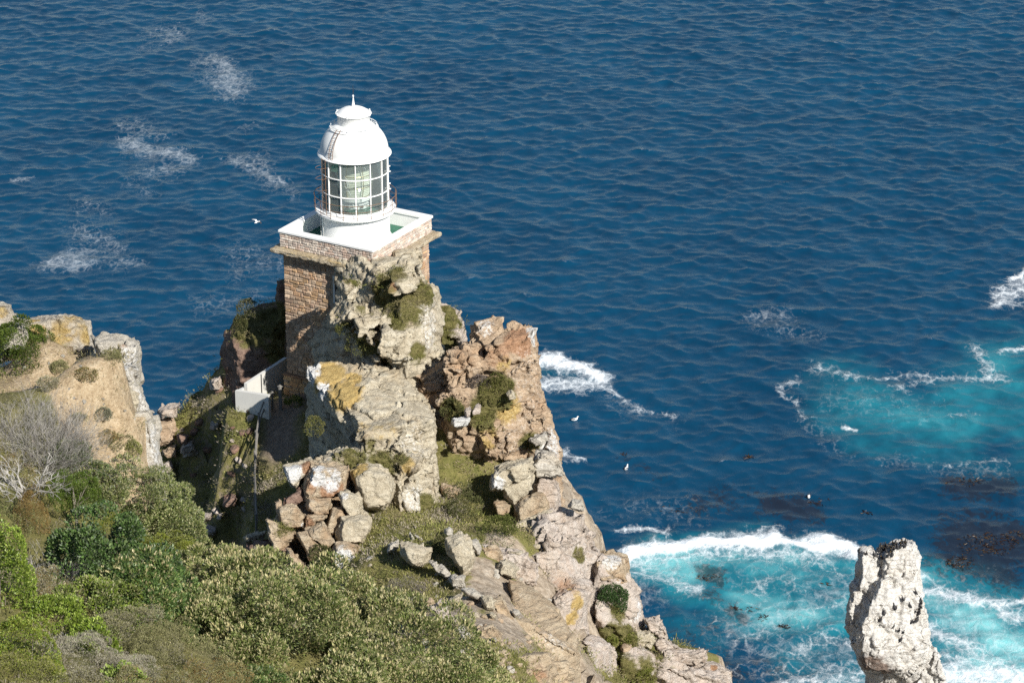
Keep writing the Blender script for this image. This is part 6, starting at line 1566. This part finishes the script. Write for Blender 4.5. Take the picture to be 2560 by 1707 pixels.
twig_bush('dry_bush', 'big leafless grey bush of tangled twigs at the left border', 85, 1080, 74.5, 115, 118, 170, 401, [(.25,.235,.21),(.32,.30,.275),(.19,.175,.155),(.38,.36,.335)], .010, .8, 4)
twig_bush('dry_bush', 'fine grey twiggy bush right behind the big leafless one', 150, 1090, 76.5, 60, 60, 26, 402, GREYT, .009, .7, 4)
twig_bush('dry_bush', 'bleached dead branches beneath the big leafless bush', 60, 1170, 70.5, 110, 60, 24, 403, [(.34,.325,.30),(.40,.38,.35),(.28,.265,.24)], .018, 1.0, 3)
twig_bush('dry_bush', 'tangle of dead grey twigs between golden shrub and dark glossy bush', 140, 1410, 62, 62, 75, 34, 404, GREYT, .012, .9, 4)
twig_bush('dry_bush', 'thin dead branches standing in the grey heather strip', 150, 1600, 54.5, 70, 35, 22, 405, GREYT, .007, .9, 3)

# shrubs further off, each placed where its foot meets the ground or a crag
def far_bush(label, px, py, rx, ry, n, pal, seed, L=.09, W=.04, t=None, name='low_shrub', mat=None, up=.6):
    tt = (tg(px, py + ry * .8) if t is None else t) - .15
    return bush(name, label, 'shrub', px, py, tt, rx, ry, n, L, W, pal, seed, lump=.3, up=up, stems=0, mat=mat or TUFT, lo=-.5, deep=.2)
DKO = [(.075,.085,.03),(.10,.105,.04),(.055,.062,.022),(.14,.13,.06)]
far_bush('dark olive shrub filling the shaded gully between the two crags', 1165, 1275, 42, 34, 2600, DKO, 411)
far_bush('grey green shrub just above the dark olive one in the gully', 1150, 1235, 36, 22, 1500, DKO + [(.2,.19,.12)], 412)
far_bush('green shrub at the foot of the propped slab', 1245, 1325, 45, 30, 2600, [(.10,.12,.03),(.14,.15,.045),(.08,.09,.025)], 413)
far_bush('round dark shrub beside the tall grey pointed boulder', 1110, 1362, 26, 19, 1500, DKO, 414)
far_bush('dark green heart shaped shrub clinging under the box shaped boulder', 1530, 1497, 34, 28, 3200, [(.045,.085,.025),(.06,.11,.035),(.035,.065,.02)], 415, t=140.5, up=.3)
far_bush('broad green shrub on the shelf of the orange crag', 1240, 975, 38, 34, 3000, [(.10,.11,.03),(.13,.13,.04),(.16,.14,.06)], 416, t=147.0)
far_bush('purple grey dry shrub under the overhang of the orange crag', 1195, 953, 26, 16, 1300, [(.16,.13,.115),(.20,.17,.15),(.12,.10,.085)], 417, t=147.2)
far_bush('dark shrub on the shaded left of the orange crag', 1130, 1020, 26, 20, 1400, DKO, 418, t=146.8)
far_bush('grey dry shrub in the turf at the centre of the slope', 1010, 1475, 50, 26, 2600, [(.21,.185,.155),(.26,.235,.20),(.16,.14,.115)], 419, L=.08, W=.016)
far_bush('green tuft on the shaded face of the tower crag', 905, 850, 40, 28, 1900, [(.11,.12,.04),(.15,.15,.055)], 420, t=149.8)
far_bush('small green tuft at the left of the pale slabs on the tower crag', 860, 822, 18, 14, 800, [(.10,.11,.035),(.14,.14,.05)], 421, t=149.9)
far_bush('fresh green shrub by the stone plinth of the tower', 735, 1003, 22, 10, 900, [(.13,.17,.03),(.16,.19,.04)], 422)
far_bush('hanging green shrub on the dark left face of the flat topped crag', 785, 1065, 24, 18, 1300, [(.12,.13,.04),(.16,.15,.06)], 423, t=146.5)
far_bush('bushy dark turf in the cleft left of the white splashed boulder', 800, 1385, 26, 18, 1300, DKO, 424, t=137.6)
far_bush('green cushion on the pink shoulder beside the cracked grey block', 1572, 1597, 18, 12, 900, [(.14,.16,.03),(.18,.19,.05)], 425, t=140.2)
far_bush('lower green cushion near the yellow stone on the pink shoulder', 1530, 1600, 12, 10, 500, [(.14,.16,.03),(.18,.19,.05)], 426, t=139.6)
far_bush('long green tuft strip at the foot of the white cliff face', 1475, 1665, 20, 42, 1500, [(.16,.16,.06),(.20,.19,.08),(.12,.12,.04)], 427, t=137.0)
far_bush('green cushion at the bottom edge on the pink shoulder', 1610, 1690, 26, 16, 1200, [(.14,.16,.03),(.18,.19,.05)], 428, t=138.8)
far_bush('dark shrub on the turf of the crag behind the tower', 625, 770, 28, 18, 1300, DKO + [(.18,.165,.12)], 429, t=159.8)
far_bush('olive shrub on the left edge of the crag behind the tower', 600, 815, 18, 22, 1200, DKO, 430, t=159.8)
for i, (px, py, lab) in enumerate([(278, 890, 'olive tuft beside the column of the white cliff edge'), (150, 915, 'small olive tuft highest on the bare soil'), (215, 935, 'olive brown tuft in the middle of the bare soil'), (255, 1035, 'grey green tuft below the square cut grey block'),
        (195, 1048, 'flat olive tuft low on the bare soil'), (305, 1108, 'larger olive tuft near the foot of the white cliff edge'), (335, 1120, 'green tuft touching the foot of the white cliff edge'), (265, 1090, 'brownish tuft between the olive ones low on the soil'), (120, 960, 'grey tuft left of the bare soil track')]):
    far_bush(lab, px, py, [22, 20, 26, 20, 24, 30, 18, 24, 26][i], [16, 9, 11, 13, 10, 17, 16, 10, 14][i], 1300, [OLIVE, OLIVE, OLIVE + BROWN, [(.16,.165,.11),(.2,.2,.14)], OLIVE, OLIVE, YELG + OLIVE, BROWN + OLIVE, GREY + OLIVE][i], 440 + i, L=.05, W=.016)

# ---- low turf and cushions covering the slopes : nobody could count it
def turf(name, label, V, T, mask, n, seed, Lr, Wr, patches, cluster=.16, per=22):
    r = np.random.default_rng(seed)
    a = V[T[:, 0]]; b = V[T[:, 1]]; c = V[T[:, 2]]
    nr = np.cross(b - a, c - a); ar = np.linalg.norm(nr, axis=1); nr = nr / (ar[:, None] + 1e-9)
    nr[nr[:, 2] < 0] *= -1
    mt = mask[T].mean(1)
    w = ar * np.clip(mt - .25, 0, 1) * (nr[:, 2] > .2)
    if w.sum() <= 0: return None
    k = r.choice(len(T), n, p=w / w.sum())
    u = r.random((n, 2)); fl = u.sum(1) > 1; u[fl] = 1 - u[fl]
    p = a[k] + u[:, :1] * (b[k] - a[k]) + u[:, 1:] * (c[k] - a[k])
    nn = nr[k]
    size = r.uniform(.5, 1.5, n) ** 1.3
    f1 = fbm(p * .55, 3, seed + 5) * 1.6 + .5 + r.normal(0, .12, n); idx = np.clip((f1 * len(patches)).astype(int), 0, len(patches) - 1)
    base = np.array(patches)[idx] * (1 + r.normal(0, .16, (n, 1)))
    off = r.normal(0, 1, (n, per, 3)) * [1, 1, .35] * (cluster * size)[:, None, None]
    cen = (p[:, None, :] + off + nn[:, None, :] * .01).reshape(-1, 3)
    d = unit(np.repeat(nn, per, 0) * .5 + np.array([0, 0, .8]) + r.normal(0, .55, (n * per, 3)) + (off.reshape(-1, 3) / (cluster + 1e-6)) * .45)
    Vv, Ff = leaves(cen, d, np.repeat(size, per) * r.uniform(*Lr, n * per), np.repeat(size, per) * r.uniform(*Wr, n * per), r)
    col = np.repeat(base, per, 0) * (1 + r.normal(0, .15, (n * per, 1)))
    o = link(name, mesh_np(name, Vv, Ff, np.repeat(np.clip(col, .01, .7), 4, 0)), TUFT)
    tag(o, label, 'turf', kind='stuff'); return o
TURFP = [(.31,.27,.21),(.22,.21,.08),(.27,.265,.085),(.19,.20,.06),(.25,.225,.10),(.36,.32,.17),(.23,.24,.075),(.30,.25,.155)]
tri = np.concatenate([T_F[:, [0, 1, 2]], T_F[:, [0, 2, 3]]])
cy_ = T_V[tri][:, :, 1].mean(1); cx_ = T_V[tri][:, :, 0].mean(1); cz_ = T_V[tri][:, :, 2].mean(1)
gm = T_P[:, 0] * (1 - T_P[:, 2]) * (0.75 + 0.5 * fbm(T_V * .5, 3, 77))
far_ = tri[(cy_ > 92) & (cy_ < 165) & (cz_ > 58) & (cx_ > -26) & (cx_ < 9)]
turf('ground_cover', 'low yellowish turf and heath covering the saddle and the far slopes', T_V, far_, gm, 19000, 501, (.06, .16), (.015, .04), TURFP)
near_ = tri[(cy_ > 36) & (cy_ < 80) & (cx_ > -16) & (cx_ < 2.5)]
turf('ground_cover', 'low olive undergrowth between the foreground bushes', T_V, near_, gm + .15, 5200, 502, (.04, .10), (.01, .025), [(.20,.18,.12),(.14,.13,.06),(.18,.17,.08),(.24,.21,.16)], cluster=.12, per=24)
nearsoil = tri[(cy_ > 60) & (cy_ < 82) & (cx_ > -15) & (cx_ < -7)]
turf('dry_grass', 'sparse dry grass dotted over the bare soil of the left headland', T_V, nearsoil, T_P[:, 1], 1500, 503, (.03, .08), (.006, .014), [(.34,.28,.15),(.25,.23,.11),(.38,.30,.18),(.22,.20,.10)], cluster=.10, per=16)
gi = 0
for (V_, T_, N_, pm_) in GROW:
    g_ = pm_[:, 2] * (N_[:, 2] > .25)
    if g_.max() < .5: continue
    area = (g_ > .5).sum() * .006
    n_ = int(min(900, max(40, area * 22)))
    turf('crag_turf', 'green turf growing in the ledges of the crags and boulders', V_, T_, g_ * (0.7 + .6 * fbm(V_ * 1.3, 3, 80 + gi)), n_, 510 + gi, (.05, .13), (.012, .03), [(.15,.15,.045),(.19,.19,.06),(.13,.14,.04),(.22,.19,.10)], cluster=.12, per=18); gi += 1
# ------------------------------------------------------------------ birds and kelp
def loft(pts, radii, seg=10, squash=1.0):
    bm = bmesh.new(); bm_tube(bm, pts, radii, seg)
    return bm
BLACKF = plain('black_feathers', (.018, .018, .02), .6)
WHITEF = plain('white_feathers', (.80, .80, .78), .7)
GREYF = plain('dark_grey_wing', (.06, .06, .065), .7)
BILL = plain('yellow_bill', (.45, .28, .06), .5)
def cormorant(loc, rz, label, group):
    t = empty('cormorant', loc, label, 'bird', rz, group)
    bm = loft([(-.26, 0, .05), (-.20, 0, .12), (-.08, 0, .24), (.03, 0, .36), (.08, 0, .47), (.07, 0, .56), (.07, 0, .63), (.11, 0, .68), (.17, 0, .675), (.20, 0, .67)],
              [.012, .05, .105, .115, .085, .045, .032, .038, .03, .012], 10)
    from_bm('body', bm, BLACKF, t, smooth=True)
    bm = bmesh.new(); bm_tube(bm, [(.18, 0, .675), (.25, 0, .67), (.28, 0, .655)], [.016, .010, .004], 6); from_bm('bill', bm, BILL, t)
    for s in (-1, 1):
        bm = bmesh.new(); bm_tube(bm, [(.04, .10 * s, .42), (-.05, .125 * s, .30), (-.20, .06 * s, .12)], [.02, .05, .012], 8); from_bm('wing', bm, BLACKF, t, smooth=True)
        bm = bmesh.new(); bm_tube(bm, [(-.02, .05 * s, .22), (0, .05 * s, .02), (.07, .06 * s, .0)], [.018, .012, .012], 6); from_bm('leg', bm, BLACKF, t)
    return t
def copy_tree(o):
    c = o.copy(); COL.objects.link(c)
    for ch in list(o.children):
        d = ch.copy(); COL.objects.link(d); d.parent = c
    return c
first = None
rb = np.random.default_rng(8)
def put(px, py, label, group):
    global first
    p, n = hit(px, py, STACK_BVH)
    if p is None: return
    if n[2] < .25:
        # slide up to the nearest ledge
        for dy in np.arange(1, 10, 1.0):
            p2, n2 = hit(px, py - dy, STACK_BVH)
            if p2 is not None and n2[2] > .3: p, n = p2, n2; break
    if first is None: first = cormorant(tuple(p), 0, label, group); o = first
    else:
        o = copy_tree(first); o['label'] = label; o['group'] = group
    o.location = p - np.array([0, 0, .03]); o.rotation_euler = (0, 0, rb.uniform(0, 2 * PI)); s = rb.uniform(.62, .78); o.scale = (s, s, s)
LT = 'one of the black cormorants crowded on the crown of the white sea stack'; GT = 'cormorants crowded on the crown of the sea stack'
for i in range(36):
    u = rb.random(); x = 440 + 290 * u + rb.normal(0, 14); y = 300 - 85 * u + rb.uniform(-25, 70) * (1 - .35 * u)
    put(*Sq((x, y))[0], LT, GT)
LR = 'one of the cormorants standing in a row down the right shoulder of the sea stack'; GR = 'cormorants down the right shoulder of the stack'
for (x, y) in [(845, 775), (852, 800), (858, 825), (850, 850), (845, 870), (838, 905), (835, 925), (808, 735), (800, 905), (770, 1003), (790, 1000), (805, 990), (822, 995)]: put(*Sq((x, y))[0], LR, GR)
LF = 'one of the cormorants scattered singly over the front face of the sea stack'; GF = 'cormorants scattered over the front face of the stack'
for (x, y) in [(600, 890), (612, 880), (682, 795), (500, 915), (590, 1045), (480, 410), (405, 350), (330, 350), (265, 320), (470, 980), (455, 990), (685, 1105), (645, 1085), (665, 1170), (370, 800), (580, 350), (540, 365), (750, 860)]: put(*Sq((x, y))[0], LF, GF)

def swimming_gull(px, py, label, rz):
    p = Pz(px, py, 0.05)
    i = int(np.argmin((SX[0] - p[0]) ** 2)); j = int(np.argmin((SY[:, 0] - p[1]) ** 2)); p[2] = WZ[j, i] - .03
    t = empty('seabird', p, label, 'bird', rz)
    bm = loft([(-.34, 0, .12), (-.24, 0, .10), (-.08, 0, .09), (.10, 0, .09), (.19, 0, .14), (.21, 0, .22), (.24, 0, .28), (.29, 0, .285), (.32, 0, .275)], [.01, .06, .11, .10, .07, .045, .05, .04, .015], 10)
    from_bm('body', bm, WHITEF, t, smooth=True)
    for s in (-1, 1):
        bm = bmesh.new(); bm_tube(bm, [(.06, .095 * s, .14), (-.1, .10 * s, .16), (-.36, .03 * s, .15)], [.02, .05, .008], 8); from_bm('wing', bm, GREYF, t, smooth=True)
    bm = bmesh.new(); bm_tube(bm, [(.31, 0, .275), (.38, 0, .255)], [.016, .005], 6); from_bm('bill', bm, BILL, t)
    t.scale = (1.5, 1.5, 1.5)
swimming_gull(1566, 1170, 'white bodied seabird afloat in the open water left of the turquoise patch', 1.2)
swimming_gull(2022, 1242, 'white bodied seabird afloat between the two turquoise patches', -1.9)
swimming_gull(1437, 1049, 'small white seabird afloat just right of the orange crag', .4)
def flying_gull(px, py, t_, label, rz):
    p = P(px, py, t_); t = empty('seabird', p, label, 'bird', rz)
    bm = loft([(-.28, 0, 0), (-.15, 0, 0), (.02, 0, 0), (.16, 0, .01), (.22, 0, .02), (.28, 0, .015)], [.015, .05, .075, .055, .045, .015], 10); from_bm('body', bm, WHITEF, t, smooth=True)
    for s in (-1, 1):
        bm = bmesh.new(); q = [(.08, .05 * s, .03), (.12, .30 * s, .12), (.02, .62 * s, .08), (-.10, .62 * s, .075), (-.03, .30 * s, .115), (-.10, .05 * s, .03)]
        lo_ = [bm.verts.new(v) for v in q]; hi_ = [bm.verts.new((v[0], v[1], v[2] + .018)) for v in q]
        bm.faces.new(lo_); bm.faces.new(hi_[::-1])
        for k in range(6): bm.faces.new((lo_[k], lo_[(k + 1) % 6], hi_[(k + 1) % 6], hi_[k]))
        from_bm('wing', bm, WHITEF if s > 0 else GREYF, t)
flying_gull(643, 556, 230, 'white gull flying low over the sea left of the lighthouse', .7)

# kelp fronds floating at the surface
KELPM = leaf_mat('wet_kelp', .4, .15, .25)
rk = np.random.default_rng(14); Vs, Ds = [], []
for (px, py, rx, ry, n) in [(2470, 1360, 75, 28, 520), (2400, 1405, 35, 18, 260), (2540, 1340, 30, 18, 120), (2060, 1255, 40, 8, 60), (2170, 1280, 10, 5, 40), (1872, 1143, 6, 4, 40), (1558, 1137, 6, 4, 24), (1700, 1272, 60, 12, 60), (1770, 1442, 28, 8, 70), (1910, 1545, 10, 5, 40), (1880, 1525, 12, 5, 40), (1840, 1522, 10, 4, 30), (1960, 1565, 14, 6, 40), (2410, 1205, 50, 10, 90), (2065, 1458, 12, 4, 30)]:
    for _ in range(n):
        a = rk.uniform(0, 2 * PI); q = math.sqrt(rk.random()); p = Pz(px + rx * q * math.cos(a), py + ry * q * math.sin(a), 0.0)
        i = int(np.clip((p[0] - ax[0]) / (ax[1] - ax[0]), 0, N - 1)); j = int(np.clip((p[1] - ay[0]) / (ay[1] - ay[0]), 0, N - 1)); p[2] = WZ[j, i] - rk.uniform(-.03, .10)
        Vs.append(p)
Vs = np.array(Vs); nk = len(Vs)
dk = unit(np.stack([rk.normal(0, 1, nk), rk.normal(0, 1, nk), rk.uniform(-.05, .25, nk)], 1))
v, f = leaves(Vs, dk, rk.uniform(.25, .65, nk), rk.uniform(.06, .15, nk), rk, .2)
ko = link('kelp', mesh_np('kelp', v, f, np.repeat(np.clip(colours(nk, [(.045,.024,.012),(.03,.016,.01),(.075,.045,.016),(.025,.013,.01)], rk), .01, .5), 4, 0)), KELPM)
tag(ko, 'brown kelp fronds floating at the surface in dark patches', 'kelp', kind='stuff')
